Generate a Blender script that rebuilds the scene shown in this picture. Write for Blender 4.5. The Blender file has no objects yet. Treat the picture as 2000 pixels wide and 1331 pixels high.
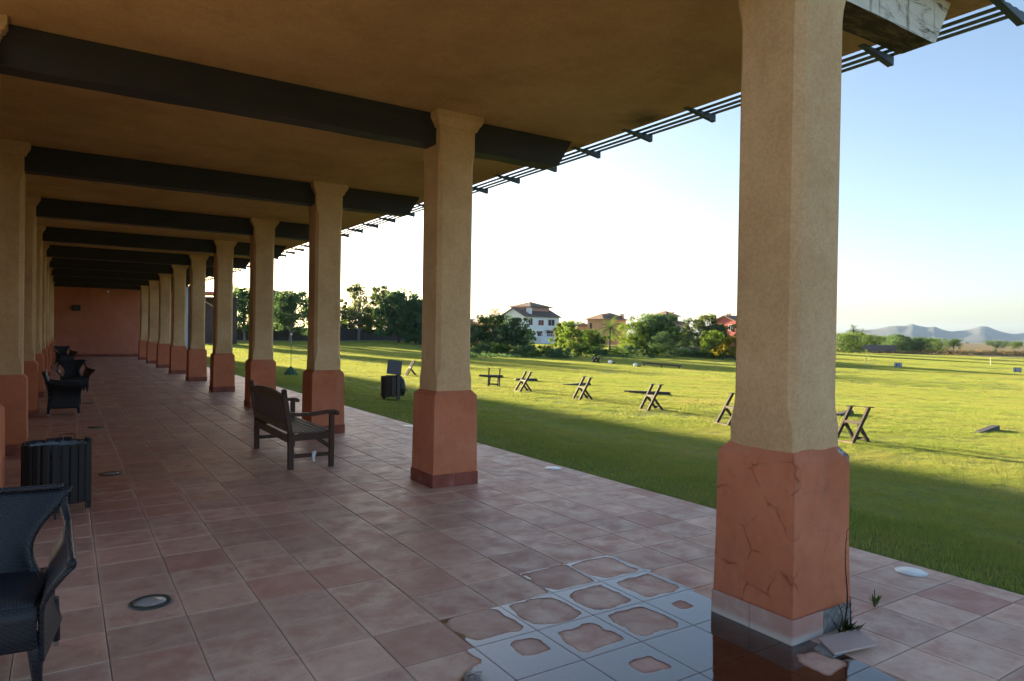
import bpy, bmesh, math, random
import numpy as np
from mathutils import Vector, Matrix, Euler, noise as mnoise

R_ = math.radians
scene = bpy.context.scene
col = scene.collection

# ------------------------------------------------------------------ camera
FPX, YAW, PITCH, ROLL, EYE = 1344.2, R_(33.024), R_(-0.5155), R_(0.9014), 1.6
_f = Vector((math.sin(YAW)*math.cos(PITCH), math.cos(YAW)*math.cos(PITCH), math.sin(PITCH)))
_r = Vector((math.cos(YAW), -math.sin(YAW), 0)); _u = _r.cross(_f)
CR = _r*math.cos(ROLL) + _u*math.sin(ROLL)
CU = -_r*math.sin(ROLL) + _u*math.cos(ROLL)
CF = _f
CAM = Vector((0, 0, EYE))
cd = bpy.data.cameras.new('camera'); cam = bpy.data.objects.new('camera', cd); col.objects.link(cam)
cd.sensor_width = 36.0; cd.lens = 36.0*FPX/2000.0; cd.clip_start = 0.05; cd.clip_end = 20000
m = Matrix((CR, CU, -CF)).transposed().to_4x4(); m.translation = CAM
cam.matrix_world = m
scene.camera = cam

# ------------------------------------------------------------------ sky, sun, exposure
SUN_EL, SUN_AZ = R_(8.0), R_(-8.7)          # azimuth from +Y (down the colonnade) towards +X
world = bpy.data.worlds.new('World'); scene.world = world; world.use_nodes = True
wn = world.node_tree.nodes; wl = world.node_tree.links
bg = wn['Background']
sky = wn.new('ShaderNodeTexSky'); sky.sky_type = 'NISHITA'; sky.sun_disc = False
sky.sun_elevation = SUN_EL; sky.sun_rotation = SUN_AZ
sky.altitude = 0; sky.air_density = 0.7; sky.dust_density = 2.0; sky.ozone_density = 1.1
wl.new(sky.outputs[0], bg.inputs[0]); bg.inputs[1].default_value = 0.055
sd = bpy.data.lights.new('sun', 'SUN'); sd.energy = 4.5; sd.angle = R_(1.6); sd.color = (1.0, 0.80, 0.52)
sun = bpy.data.objects.new('sun', sd); col.objects.link(sun)
sdir = Vector((math.sin(SUN_AZ)*math.cos(SUN_EL), math.cos(SUN_AZ)*math.cos(SUN_EL), math.sin(SUN_EL)))
sun.rotation_euler = (-sdir).to_track_quat('-Z', 'Y').to_euler(); sun.location = sdir*60
vs = scene.view_settings
scene.display_settings.display_device = 'sRGB'
vs.view_transform = 'Standard'; vs.look = 'None'; vs.gamma = 1.0; vs.use_curve_mapping = False
vs.exposure = 2.98
scene.render.engine = 'CYCLES'
cy = scene.cycles
cy.use_denoising = True
cy.max_bounces = 9; cy.diffuse_bounces = 6; cy.glossy_bounces = 3; cy.transmission_bounces = 4
cy.transparent_max_bounces = 12; cy.volume_bounces = 0; cy.sample_clamp_indirect = 8
cy.use_adaptive_sampling = True; cy.adaptive_threshold = 0.015

# ------------------------------------------------------------------ unprojecting helpers
def ray(px, py): return CF + CR*((px-1000)/FPX) + CU*((665.5-py)/FPX)
def at_z(px, py, z):
    d = ray(px, py); t = (z-EYE)/d.z; return CAM + d*t
def at_d(px, py, D): return CAM + ray(px, py)*D
def proj(p):
    q = Vector(p)-CAM; d = q.dot(CF)
    if d < 0.05: return None
    return (1000+FPX*q.dot(CR)/d, 665.5-FPX*q.dot(CU)/d, d)
def horizon(px): return 665.5 + (CF.z + CR.z*(px-1000)/FPX)/CU.z*FPX

# ------------------------------------------------------------------ measured layout
XC, YC, PW, SP = 3.189, 2.184, 0.525, 4.174       # lawn-side columns: inner face, near face, plinth width, spacing
XLF = -0.389                                       # aisle face of the wall-side columns
XLAWN = 5.103
CEIL = 3.90
YWALL = 44.5
T, TX0, TY0 = 0.392, 1.763, 2.628                  # floor tile pitch and joint origin

# ------------------------------------------------------------------ terrain
_cp = []
for y in range(-20, 71, 10):
    for x, z in ((-40, 0.0), (-20, 0), (0, 0), (4.9, 0), (5.6, -0.01), (7.3, -.17), (9.2, -.24), (12.4, -.28)):
        if x > 6 and y > 40: z *= max(0, 1-(y-40)/30)
        _cp.append((x, y, z))
for px, py, d in ((470, 668, 82), (570, 669, 85), (660, 668, 98), (740, 667, 105), (820, 672, 100), (920, 686, 92), (1000, 693, 85), (1100, 702, 76), (1250, 705, 76), (1430, 712, 78),
                  (1040, 672, 150), (1200, 680, 130), (1400, 684, 130), (1680, 690, 170), (1790, 692, 190), (1950, 690, 200), (1754, 720, 80), (1986, 729, 80), (1700, 760, 40), (1900, 800, 25), (2200, 780, 40), (2200, 720, 120)):
    p = at_d(px, py, d); _cp.append((p.x, p.y, p.z))
for a in range(0, 360, 15):
    _cp.append((math.sin(R_(a))*420, math.cos(R_(a))*420, -2.0))
_cp = np.array(_cp)
_S = 60.0
def _ker(r): return np.sqrt(r*r/(_S*_S)*9+0.02)
_D = np.hypot(_cp[:, None, 0]-_cp[None, :, 0], _cp[:, None, 1]-_cp[None, :, 1])
_zm = _cp[:, 2].mean()
_w = np.linalg.solve(_ker(_D)+np.eye(len(_cp))*-0.004, _cp[:, 2]-_zm)
def gz_arr(x, y):
    x = np.asarray(x, float); y = np.asarray(y, float)
    sh = x.shape; x = x.ravel(); y = y.ravel()
    out = np.empty(len(x))
    for s in range(0, len(x), 20000):
        xs, ys = x[s:s+20000], y[s:s+20000]
        out[s:s+20000] = _ker(np.hypot(xs[:, None]-_cp[None, :, 0], ys[:, None]-_cp[None, :, 1]))@_w + _zm
    r = np.hypot(x, y)
    k = np.clip((r-330)/90, 0, 1); out = out*(1-k) + -2.0*k
    # flush with the paving, gentle mounds further out
    e = np.clip((x-5.2)/3.0, 0, 1)
    out = np.where(x < 5.2, -0.02, out*e + (-0.02)*(1-e))
    und = 0.03*np.sin(x*0.31+y*0.17)*np.sin(y*0.23-x*.11)+0.012*np.sin(x*1.3+y*.7)*np.sin(y*1.1)
    out += np.clip((x-7)/6, 0, 1)*und
    return out.reshape(sh)
def gz(x, y): return float(gz_arr(np.array([x]), np.array([y]))[0])
def on_ground(px, py):
    """point of the ground seen at a pixel of the photograph"""
    d = ray(px, py)
    ts = np.concatenate([np.arange(2, 60, .05), np.arange(60, 400, .5)])
    X, Y, Z = CAM.x+d.x*ts, CAM.y+d.y*ts, CAM.z+d.z*ts
    g = gz_arr(X, Y); i = np.argmax(Z < g)
    if not (Z < g).any(): i = len(ts)-1
    return Vector((X[i], Y[i], g[i]))

# ------------------------------------------------------------------ mesh helpers
class MB:
    def __init__(s): s.v = []; s.f = []; s.mi = []; s.cur = 0
    def add(s, vs_, fs):
        o = len(s.v); s.v += [tuple(v) for v in vs_]
        for f in fs: s.f.append(tuple(i+o for i in f)); s.mi.append(s.cur)
    def box(s, c, size, rot=None):
        hx, hy, hz = size[0]/2, size[1]/2, size[2]/2
        vs_ = [Vector((x*hx, y*hy, z*hz)) for z in (-1, 1) for y in (-1, 1) for x in (-1, 1)]
        M = rot if rot is not None else Matrix.Identity(3)
        s.add([M@v + Vector(c) for v in vs_], [(0, 2, 3, 1), (4, 5, 7, 6), (0, 1, 5, 4), (2, 6, 7, 3), (0, 4, 6, 2), (1, 3, 7, 5)])
    def cbox(s, lo, hi, ch=0.006):
        """box with chamfered edges"""
        lo = Vector(lo); hi = Vector(hi); c = (lo+hi)/2; h = (hi-lo)/2
        bm = bmesh.new(); bmesh.ops.create_cube(bm, size=2.0)
        for v in bm.verts: v.co = Vector((v.co.x*h.x, v.co.y*h.y, v.co.z*h.z))+c
        bmesh.ops.bevel(bm, geom=bm.edges[:], offset=ch, segments=1, affect='EDGES')
        bm.verts.index_update()
        s.add([v.co.copy() for v in bm.verts], [[v.index for v in f.verts] for f in bm.faces]); bm.free()
    def bar(s, a, b, w, h, ch=0.004, up=(0, 0, 1)):
        a = Vector(a); b = Vector(b); d = (b-a); L = d.length; d.normalize()
        x = d.cross(Vector(up)); 
        if x.length < 1e-4: x = Vector((1, 0, 0))
        x.normalize(); z = x.cross(d); M = Matrix((x, d, z)).transposed()
        t = MB(); t.cbox((-w/2, 0, -h/2), (w/2, L, h/2), min(ch, w*.3, h*.3))
        s.add([M@Vector(v)+a for v in t.v], t.f)
    def tube(s, pts, r, n=8, cap=True):
        pts = [Vector(p) for p in pts]; rs = r if isinstance(r, (list, tuple)) else [r]*len(pts)
        rings = []; prev = None
        for i, p in enumerate(pts):
            t = (pts[min(i+1, len(pts)-1)]-pts[max(i-1, 0)]).normalized()
            if prev is None:
                x = t.cross(Vector((0, 0, 1)));
                if x.length < .05: x = t.cross(Vector((0, 1, 0)))
            else: x = prev - t*prev.dot(t)
            x.normalize(); prev = x; y = t.cross(x)
            rings.append([p + (x*math.cos(k*2*math.pi/n)+y*math.sin(k*2*math.pi/n))*rs[i] for k in range(n)])
        vs_ = [v for q in rings for v in q]; fs = []
        for i in range(len(pts)-1):
            for k in range(n): fs.append((i*n+k, i*n+(k+1) % n, (i+1)*n+(k+1) % n, (i+1)*n+k))
        if cap: fs.append(tuple(range(n))[::-1]); fs.append(tuple((len(pts)-1)*n+k for k in range(n)))
        s.add(vs_, fs)
    def grid(s, P):
        """P[i][j] points -> quads"""
        n, m_ = len(P), len(P[0])
        s.add([p for r in P for p in r], [(i*m_+j, i*m_+j+1, (i+1)*m_+j+1, (i+1)*m_+j) for i in range(n-1) for j in range(m_-1)])
    def slab(s, P, th):
        """thick sheet from a point grid (offset along averaged normals)"""
        n, m_ = len(P), len(P[0]); A = [[Vector(p) for p in r] for r in P]; B = []
        for i in range(n):
            row = []
            for j in range(m_):
                du = A[min(i+1, n-1)][j]-A[max(i-1, 0)][j]; dv = A[i][min(j+1, m_-1)]-A[i][max(j-1, 0)]
                nn = du.cross(dv); nn = nn.normalized() if nn.length > 1e-9 else Vector((0, 0, 1))
                row.append(A[i][j]+nn*th)
            B.append(row)
        o = n*m_; fs = []
        for i in range(n-1):
            for j in range(m_-1):
                a, b, c_, d_ = i*m_+j, i*m_+j+1, (i+1)*m_+j+1, (i+1)*m_+j
                fs.append((a, d_, c_, b)); fs.append((a+o, b+o, c_+o, d_+o))
        for i in range(n-1):
            fs.append((i*m_, i*m_+o, (i+1)*m_+o, (i+1)*m_)); k = m_-1
            fs.append((i*m_+k, (i+1)*m_+k, (i+1)*m_+k+o, i*m_+k+o))
        for j in range(m_-1):
            fs.append((j, j+1, j+1+o, j+o)); k = (n-1)*m_
            fs.append((k+j, k+j+o, k+j+1+o, k+j+1))
        s.add([v for r in A for v in r]+[v for r in B for v in r], fs)
    def lathe(s, prof, n=24, c=(0, 0, 0)):
        c = Vector(c); vs_ = []; fs = []
        for r, z in prof: vs_ += [c+Vector((r*math.cos(k*2*math.pi/n), r*math.sin(k*2*math.pi/n), z)) for k in range(n)]
        for i in range(len(prof)-1):
            for k in range(n): fs.append((i*n+k, i*n+(k+1) % n, (i+1)*n+(k+1) % n, (i+1)*n+k))
        fs.append(tuple(range(n))[::-1]); fs.append(tuple((len(prof)-1)*n+k for k in range(n)))
        s.add(vs_, fs)
    def mesh(s, name, mats, smooth=False):
        me = bpy.data.meshes.new(name); me.from_pydata(s.v, [], s.f)
        for mt in (mats if isinstance(mats, (list, tuple)) else [mats]): me.materials.append(mt)
        if any(s.mi): me.polygons.foreach_set('material_index', s.mi)
        if smooth: me.polygons.foreach_set('use_smooth', [True]*len(me.polygons))
        me.update(); return me
    def build(s, name, mats, parent=None, loc=None, smooth=False):
        o = bpy.data.objects.new(name, s.mesh(name, mats, smooth)); col.objects.link(o)
        if parent is not None: o.parent = parent
        if loc is not None: o.location = loc
        return o

def obj(name, me, parent=None, loc=(0, 0, 0), rot=(0, 0, 0)):
    o = bpy.data.objects.new(name, me); col.objects.link(o)
    if parent is not None: o.parent = parent
    o.location = loc; o.rotation_euler = rot; return o
def tag(o, label=None, cat=None, group=None, kind=None):
    if label: o['label'] = label
    if cat: o['category'] = cat
    if group: o['group'] = group
    if kind: o['kind'] = kind
    return o
def thing(name, label, cat, loc=(0, 0, 0), rz=0.0, group=None):
    o = bpy.data.objects.new(name, None); col.objects.link(o); o.empty_display_size = .1
    o.location = loc; o.rotation_euler = (0, 0, rz); return tag(o, label, cat, group, 'thing')
def copy_tree(o, parent=None):
    c = o.copy(); col.objects.link(c); c.parent = parent
    for ch in list(o.children): copy_tree(ch, c)
    return c
ORD = ['', 'first', 'second', 'third', 'fourth', 'fifth', 'sixth', 'seventh', 'eighth', 'ninth', 'tenth', 'eleventh', 'twelfth', 'thirteenth', 'fourteenth', 'fifteenth', 'sixteenth', 'seventeenth']

# ------------------------------------------------------------------ material helpers
def srgb(r, g, b):
    f = lambda c: (c/255/12.92) if c/255 <= .04045 else ((c/255+.055)/1.055)**2.4
    return (f(r), f(g), f(b), 1)
class NT:
    def __init__(s, name):
        s.m = bpy.data.materials.new(name); s.m.use_nodes = True; s.t = s.m.node_tree; s.n = s.t.nodes; s.l = s.t.links
        s.p = s.n['Principled BSDF']; s.out = s.n['Material Output']
        s.p.inputs['Roughness'].default_value = .85
        s.p.inputs['Specular IOR Level'].default_value = .3
    def new(s, t, **k):
        n = s.n.new(t)
        for a, b in k.items(): setattr(n, a, b)
        return n
    def link(s, a, b): s.l.new(a, b)
    def pos(s):
        g = s.new('ShaderNodeNewGeometry'); return g.outputs['Position']
    def objc(s): return s.new('ShaderNodeTexCoord').outputs['Object']
    def noise(s, vec, scale, detail=4, rough=.6, dist=0.0):
        n = s.new('ShaderNodeTexNoise'); n.inputs['Scale'].default_value = scale; n.inputs['Detail'].default_value = detail
        n.inputs['Roughness'].default_value = rough; n.inputs['Distortion'].default_value = dist
        if vec is not None: s.link(vec, n.inputs['Vector'])
        return n.outputs['Fac']
    def ramp(s, fac, stops):
        r = s.new('ShaderNodeValToRGB'); e = r.color_ramp.elements
        while len(e) < len(stops): e.new(.5)
        for q, (p, c) in zip(e, stops):
            q.position = p; q.color = c if len(c) == 4 else (*c, 1)
        s.link(fac, r.inputs[0]); return r.outputs[0]
    def rng(s, fac, a, b, c=0.0, d=1.0):
        r = s.new('ShaderNodeMapRange'); r.inputs[1].default_value = a; r.inputs[2].default_value = b; r.inputs[3].default_value = c; r.inputs[4].default_value = d
        s.link(fac, r.inputs[0]); return r.outputs[0]
    def mix(s, fac, a, b, mode='MIX'):
        n = s.new('ShaderNodeMix'); n.data_type = 'RGBA'; n.blend_type = mode
        for v, i in ((fac, 0), (a, 6), (b, 7)):
            if hasattr(v, 'is_linked') or hasattr(v, 'links'): s.link(v, n.inputs[i])
            elif i == 0: n.inputs[0].default_value = v
            else: n.inputs[i].default_value = v if len(v) == 4 else (*v, 1)
        return n.outputs[2]
    def math(s, op, a, b=None, clamp=False):
        n = s.new('ShaderNodeMath'); n.operation = op; n.use_clamp = clamp
        for v, i in ((a, 0), (b, 1)):
            if v is None: continue
            if hasattr(v, 'links'): s.link(v, n.inputs[i])
            else: n.inputs[i].default_value = v
        return n.outputs[0]
    def mapping(s, vec, scale=(1, 1, 1), loc=(0, 0, 0)):
        n = s.new('ShaderNodeMapping'); n.inputs['Scale'].default_value = scale; n.inputs['Location'].default_value = loc
        s.link(vec, n.inputs['Vector']); return n.outputs[0]
    def bump(s, h, strength=.3, dist=.01):
        b = s.new('ShaderNodeBump'); b.inputs['Strength'].default_value = strength; b.inputs['Distance'].default_value = dist
        s.link(h, b.inputs['Height']); s.link(b.outputs[0], s.p.inputs['Normal']); return b
    def col(s, c):
        if hasattr(c, 'links'): s.link(c, s.p.inputs['Base Color'])
        else: s.p.inputs['Base Color'].default_value = c if len(c) == 4 else (*c, 1)
    def rough(s, r):
        if hasattr(r, 'links'): s.link(r, s.p.inputs['Roughness'])
        else: s.p.inputs['Roughness'].default_value = r

def stucco(name, base, dark, light, bump=.35):
    k = NT(name); P = k.pos()
    big = k.noise(P, 0.9, 5, .65); fine = k.noise(P, 52, 5, .85); mid = k.noise(P, 9, 5, .7)
    c = k.ramp(big, [(.3, dark), (.52, base), (.75, light)])
    c = k.mix(k.rng(mid, .45, .75, 0, .35), c, dark)
    c = k.mix(k.rng(fine, .34, .50, .45, 0), c, light); c = k.mix(k.rng(fine, .50, .66, 0, .6), c, dark)
    grime = k.noise(k.mapping(P, (1, 1, .45)), 2.4, 6, .7); c = k.mix(k.rng(grime, .58, .74, 0, .38), c, tuple(x*.6 for x in dark))
    # vertical run-off streaks
    st = k.noise(k.mapping(P, (7, 7, .35)), 1.0, 4, .6)
    c = k.mix(k.rng(st, .56, .78, 0, .3), c, dark)
    k.col(c); k.rough(.92); k.p.inputs['Specular IOR Level'].default_value = .15
    k.bump(k.math('ADD', fine, k.math('MULTIPLY', mid, .6)), bump*1.6, .010)
    return k
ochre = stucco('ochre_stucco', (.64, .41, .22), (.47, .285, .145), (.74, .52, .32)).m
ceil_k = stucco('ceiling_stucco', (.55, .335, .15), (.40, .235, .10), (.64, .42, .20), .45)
def salmon(name, cracks):
    k = NT(name); P = k.pos()
    big = k.noise(P, 1.6, 5, .7); mid = k.noise(P, 12, 5, .7); fine = k.noise(P, 120, 3, .7)
    c = k.ramp(big, [(.3, (.46, .145, .072)), (.55, (.56, .19, .10)), (.78, (.61, .25, .15))])
    c = k.mix(k.rng(mid, .5, .8, 0, .35), c, (.27, .10, .07))
    st = k.noise(k.mapping(P, (9, 9, .5)), 1.0, 4, .6)
    c = k.mix(k.rng(st, .55, .8, 0, .4), c, (.45, .25, .19))
    if cracks:
        wv = k.new('ShaderNodeVectorMath'); wv.operation = 'MULTIPLY_ADD'
        nz = k.new('ShaderNodeTexNoise'); nz.inputs['Scale'].default_value = 5; nz.inputs['Detail'].default_value = 5; k.link(P, nz.inputs['Vector'])
        k.link(nz.outputs['Color'], wv.inputs[0]); wv.inputs[1].default_value = (.11, .11, .11); k.link(P, wv.inputs[2])
        vo = k.new('ShaderNodeTexVoronoi'); vo.feature = 'DISTANCE_TO_EDGE'; vo.inputs['Scale'].default_value = 4.6
        k.link(wv.outputs[0], vo.inputs['Vector'])
        gate = k.rng(k.noise(P, 3.6, 2, .5), .47, .56)
        sxp = k.new('ShaderNodeSeparateXYZ'); k.link(P, sxp.inputs[0]); gate = k.math('MULTIPLY', gate, k.rng(sxp.outputs[0], XC+.03, XC+.06, 1.0, .18))
        cr = k.math('MULTIPLY', k.rng(vo.outputs['Distance'], 0.0, .013, 1, 0), gate, True)
        halo = k.math('MULTIPLY', k.rng(vo.outputs['Distance'], 0.0, .05, 1, 0), gate, True)
        c = k.mix(k.math('MULTIPLY', halo, .45), c, (.24, .06, .03))
        c = k.mix(k.math('MULTIPLY', cr, .5), c, (.12, .04, .025))
        pe = k.rng(k.noise(P, 22, 6, .75), .66, .70); pg = k.rng(k.noise(P, 3.3, 2, .5), .52, .6)
        c = k.mix(k.math('MULTIPLY', k.math('MULTIPLY', pe, pg), .55), c, (.50, .36, .30))
        ds_ = k.new('ShaderNodeVectorMath'); ds_.operation = 'DISTANCE'; k.link(P, ds_.inputs[0]); ds_.inputs[1].default_value = (XC+PW-.02, YC+.01, .965)
        ch_ = k.rng(k.math('ADD', ds_.outputs['Value'], k.math('MULTIPLY', k.math('SUBTRACT', mid, .5), .22)), .035, .055, 1, 0)
        c = k.mix(ch_, c, k.ramp(k.noise(P, 35, 5, .8), [(.35, (.03, .032, .036)), (.5, (.20, .20, .20)), (.62, (.62, .60, .57))]))
        k.bump(k.math('SUBTRACT', k.math('ADD', fine, mid), k.math('MULTIPLY', k.math('ADD', cr, ch_), 3)), .45, .008)
    else:
        k.bump(k.math('ADD', fine, mid), .3, .006)
    k.col(c); k.rough(.9); k.p.inputs['Specular IOR Level'].default_value = .15
    return k.m
plinth_m = salmon('salmon_stucco', False); plinth_crack = salmon('cracked_salmon_stucco', True)
endwall_m = stucco('end_wall_stucco', (.50, .19, .125), (.42, .15, .095), (.56, .24, .17)).m

# ceiling: old leak stain by the eave
k = ceil_k; P = k.pos()
src = k.p.inputs['Base Color'].links[0].from_socket
d1 = k.new('ShaderNodeVectorMath'); d1.operation = 'DISTANCE'
nz = k.new('ShaderNodeTexNoise'); nz.inputs['Scale'].default_value = 4; nz.inputs['Detail'].default_value = 5; k.link(P, nz.inputs['Vector'])
wv = k.new('ShaderNodeVectorMath'); wv.operation = 'MULTIPLY_ADD'; k.link(nz.outputs['Color'], wv.inputs[0]); wv.inputs[1].default_value = (.5, .5, 0); k.link(P, wv.inputs[2])
mp = k.mapping(wv.outputs[0], (1, 1, 0)); k.link(mp, d1.inputs[0]); d1.inputs[1].default_value = (5.36, 5.62, 0)
c = k.mix(k.rng(d1.outputs['Value'], .08, .36, .85, 0), src, (.03, .024, .02))
d2 = k.new('ShaderNodeVectorMath'); d2.operation = 'DISTANCE'; k.link(mp, d2.inputs[0]); d2.inputs[1].default_value = (4.9, 5.9, 0)
c = k.mix(k.rng(d2.outputs['Value'], .3, 1.0, .3, 0), c, (.5, .36, .2))
k.col(c); ceiling_m = k.m

def wood(name, a, b, scale=1.0, axis=1, rough=.75, bump=.3):
    k = NT(name); P = k.objc()
    sc = [22*scale, 22*scale, 22*scale]; sc[axis] = 1.6*scale
    g = k.noise(k.mapping(P, sc), 1.0, 6, .7, .6); f = k.noise(P, 3*scale, 3, .6)
    c = k.mix(g, a, b); c = k.mix(k.rng(f, .4, .75, 0, .4), c, a)
    k.col(c); k.rough(rough); k.bump(g, bump, .004)
    return k.m
beam_m = wood('dark_beam_wood', (.020, .019, .021), (.055, .050, .050), .6, 0, .6)
bench_m = wood('bench_wood', (.045, .022, .015), (.11, .058, .040), 1.5, 2, .55)
bench_l = wood('bench_wood_rail', (.10, .062, .040), (.20, .135, .09), 1.5, 1, .6)
seat_m = wood('bench_seat_wood', (.10, .075, .055), (.23, .18, .14), 1.5, 1, .6)
stave_m = wood('bin_stave_wood', (.010, .009, .010), (.03, .026, .026), 2, 2, .6)
stave_o = wood('bin_plank_wood', (.05, .035, .03), (.10, .075, .062), 2, 2, .75)
rack_m = wood('rack_wood', (.022, .016, .014), (.055, .040, .034), 2, 2, .75)
rail_m = wood('ground_rail_wood', (.045, .042, .045), (.10, .093, .095), 1.5, 0, .85)
steel_m = NT('pergola_paint'); steel_m.col((.055, .075, .095)); steel_m.rough(.5); steel_m = steel_m.m
k = NT('peeling_paint'); P = k.pos()
g = k.noise(k.mapping(P, (2.2, 9, 9)), 1.2, 6, .75, .8); g2 = k.noise(k.mapping(P, (14, 4, 2.2)), 1.0, 5, .7, .4)
c = k.ramp(g, [(.32, (.05, .042, .035)), (.38, (.34, .30, .25)), (.44, (.62, .59, .53)), (.7, (.74, .71, .65))])
c = k.mix(k.rng(g2, .55, .68, 0, .85), c, (.12, .095, .075))
ck = k.noise(k.mapping(P, (.8, 30, 30)), 1.0, 3, .5, .3); c = k.mix(k.rng(ck, .30, .36, .9, 0), c, (.02, .017, .015))
k.col(c); k.rough(.8); k.bump(k.math('ADD', g, ck), .5, .006); peel_m = k.m
k = NT('mouldy_beam_underside'); P = k.pos(); g = k.noise(k.mapping(P, (3, 10, 10)), 1.0, 6, .75, .5)
k.col(k.ramp(g, [(.35, (.012, .010, .008)), (.5, (.06, .045, .025)), (.66, (.20, .145, .07))])); k.bump(g, .4, .006); under_m = k.m

# floor tiles (world-position driven so single tiles and the tile field share it)
def tile_mat(name, strength=1.0):
    k = NT(name); P = k.pos()
    sx = k.new('ShaderNodeSeparateXYZ'); k.link(P, sx.inputs[0])
    u = k.math('DIVIDE', k.math('SUBTRACT', sx.outputs[0], TX0), T); v = k.math('DIVIDE', k.math('SUBTRACT', sx.outputs[1], TY0), T)
    fu = k.math('FRACT', u); fv = k.math('FRACT', v)
    eu = k.math('MINIMUM', fu, k.math('SUBTRACT', 1.0, fu)); ev = k.math('MINIMUM', fv, k.math('SUBTRACT', 1.0, fv))
    edge = k.math('MINIMUM', eu, ev)
    cv = k.new('ShaderNodeCombineXYZ'); k.link(k.math('FLOOR', u), cv.inputs[0]); k.link(k.math('FLOOR', v), cv.inputs[1])
    wn_ = k.new('ShaderNodeTexWhiteNoise'); wn_.noise_dimensions = '2D'; k.link(cv.outputs[0], wn_.inputs['Vector'])
    rnd = wn_.outputs['Value']
    sep = k.new('ShaderNodeSeparateColor'); k.link(wn_.outputs['Color'], sep.inputs[0])
    n1 = k.noise(P, 5.5, 6, .68, .3); n2 = k.noise(P, 38, 5, .7); big = k.noise(P, .55, 4, .6)
    base = k.ramp(rnd, [(0, (.48, .21, .15)), (.35, (.54, .275, .20)), (.7, (.49, .275, .21)), (1, (.60, .33, .25))])
    # faded, lime-bloomed surface with the red clay showing in patches
    red = k.ramp(sep.outputs[1], [(0, (.36, .10, .07)), (1, (.40, .135, .10))])
    bloom = (.80, .58, .43, 1)
    m1 = k.rng(k.math('ADD', n1, k.math('MULTIPLY', k.math('SUBTRACT', sep.outputs[0], .5), .55)), .48, .66)
    c = k.mix(k.math('MULTIPLY', m1, .6), base, red)
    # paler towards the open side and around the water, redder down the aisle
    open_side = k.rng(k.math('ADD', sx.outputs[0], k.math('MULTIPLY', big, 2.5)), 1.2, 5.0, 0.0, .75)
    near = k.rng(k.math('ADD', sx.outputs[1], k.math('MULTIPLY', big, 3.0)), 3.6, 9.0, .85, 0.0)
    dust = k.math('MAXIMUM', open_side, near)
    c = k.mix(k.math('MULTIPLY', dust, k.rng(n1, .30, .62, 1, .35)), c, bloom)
    rim = k.rng(k.math('ADD', edge, k.math('MULTIPLY', k.math('SUBTRACT', n2, .5), .10)), .0, .10, .38, 0)
    c = k.mix(rim, c, bloom)
    c = k.mix(k.rng(n2, .58, .80, 0, .4), c, (.20, .115, .09))
    c = k.mix(k.rng(sep.outputs[2], 0, 1, 0, .42), c, (.24, .145, .12))
    c = k.mix(k.rng(sep.outputs[1], .72, .95, 0, .5), c, (.42, .15, .105))
    speck = k.noise(P, 85, 2, .5); c = k.mix(k.rng(speck, .735, .76, 0, .6), c, (.09, .05, .04))
    k.col(c); k.rough(k.rng(n1, .3, .7, .42, .72)); k.p.inputs['Specular IOR Level'].default_value = .42
    k.bump(k.math('ADD', n1, k.math('MULTIPLY', n2, .4)), .12, .004)
    return k.m
tile_m = tile_mat('terracotta_floor_tile')
k = NT('grout'); sx_n = k.new('ShaderNodeSeparateXYZ'); k.link(k.pos(), sx_n.inputs[0]); gn = k.noise(k.pos(), 1.4, 4); k.col(k.mix(k.rng(k.math('ADD', sx_n.outputs[0], k.math('MULTIPLY', gn, 2.0)), 1.6, 3.2), k.ramp(gn, [(.35, (.28, .17, .13)), (.65, (.46, .31, .25))]), k.ramp(gn, [(.35, (.14, .10, .085)), (.65, (.33, .25, .21))]))); grout_m = k.m
k = NT('skirting_red'); k.col(k.ramp(k.noise(k.pos(), 6, 5), [(.3, (.17, .04, .025)), (.6, (.27, .075, .05)), (.8, (.33, .16, .12))])); k.rough(.6); skirt_red = k.m
k = NT('skirting_grey'); P = k.pos(); n = k.noise(P, 4, 5, .7); c = k.ramp(n, [(.3, (.42, .19, .155)), (.55, (.44, .27, .225)), (.75, (.52, .40, .35))])
sz = k.new('ShaderNodeSeparateXYZ'); k.link(P, sz.inputs[0])
c = k.mix(k.rng(k.math('ADD', sz.outputs[2], k.math('MULTIPLY', n, .05)), .045, .075, .7, 0), c, (.55, .50, .46)); k.col(c); k.rough(.55); skirt_grey = k.m
k = NT('bare_cement'); k.col(k.ramp(k.noise(k.pos(), 30, 6, .75), [(.3, (.10, .095, .09)), (.6, (.26, .25, .24)), (.75, (.55, .54, .52))])); k.bump(k.noise(k.pos(), 40, 6, .7), .8, .01); cement_m = k.m

def plain(name, c, rough=.7, metal=0.0, var=.15, scale=8):
    k = NT(name); n = k.noise(k.objc(), scale, 4, .6)
    a = tuple(x*(1-var) for x in c[:3]); b = tuple(min(1, x*(1+var)) for x in c[:3])
    k.col(k.mix(n, a, b)); k.rough(rough); k.p.inputs['Metallic'].default_value = metal
    return k.m
metal_m = plain('steel', (.45, .45, .44), .35, 1.0); darkmetal_m = plain('dark_metal', (.03, .03, .032), .5)
glass_lens = plain('frosted_lens', (.36, .36, .34), .25); white_lens = plain('white_lens', (.75, .76, .75), .3)
ring_m = plain('lamp_ring', (.08, .085, .08), .45, .4)
liner_m = plain('bin_liner', (.14, .19, .23), .4); bag_m = plain('dark_bag', (.012, .022, .018), .3)
ribbon_m = plain('white_plastic', (.7, .68, .7), .5)

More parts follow.
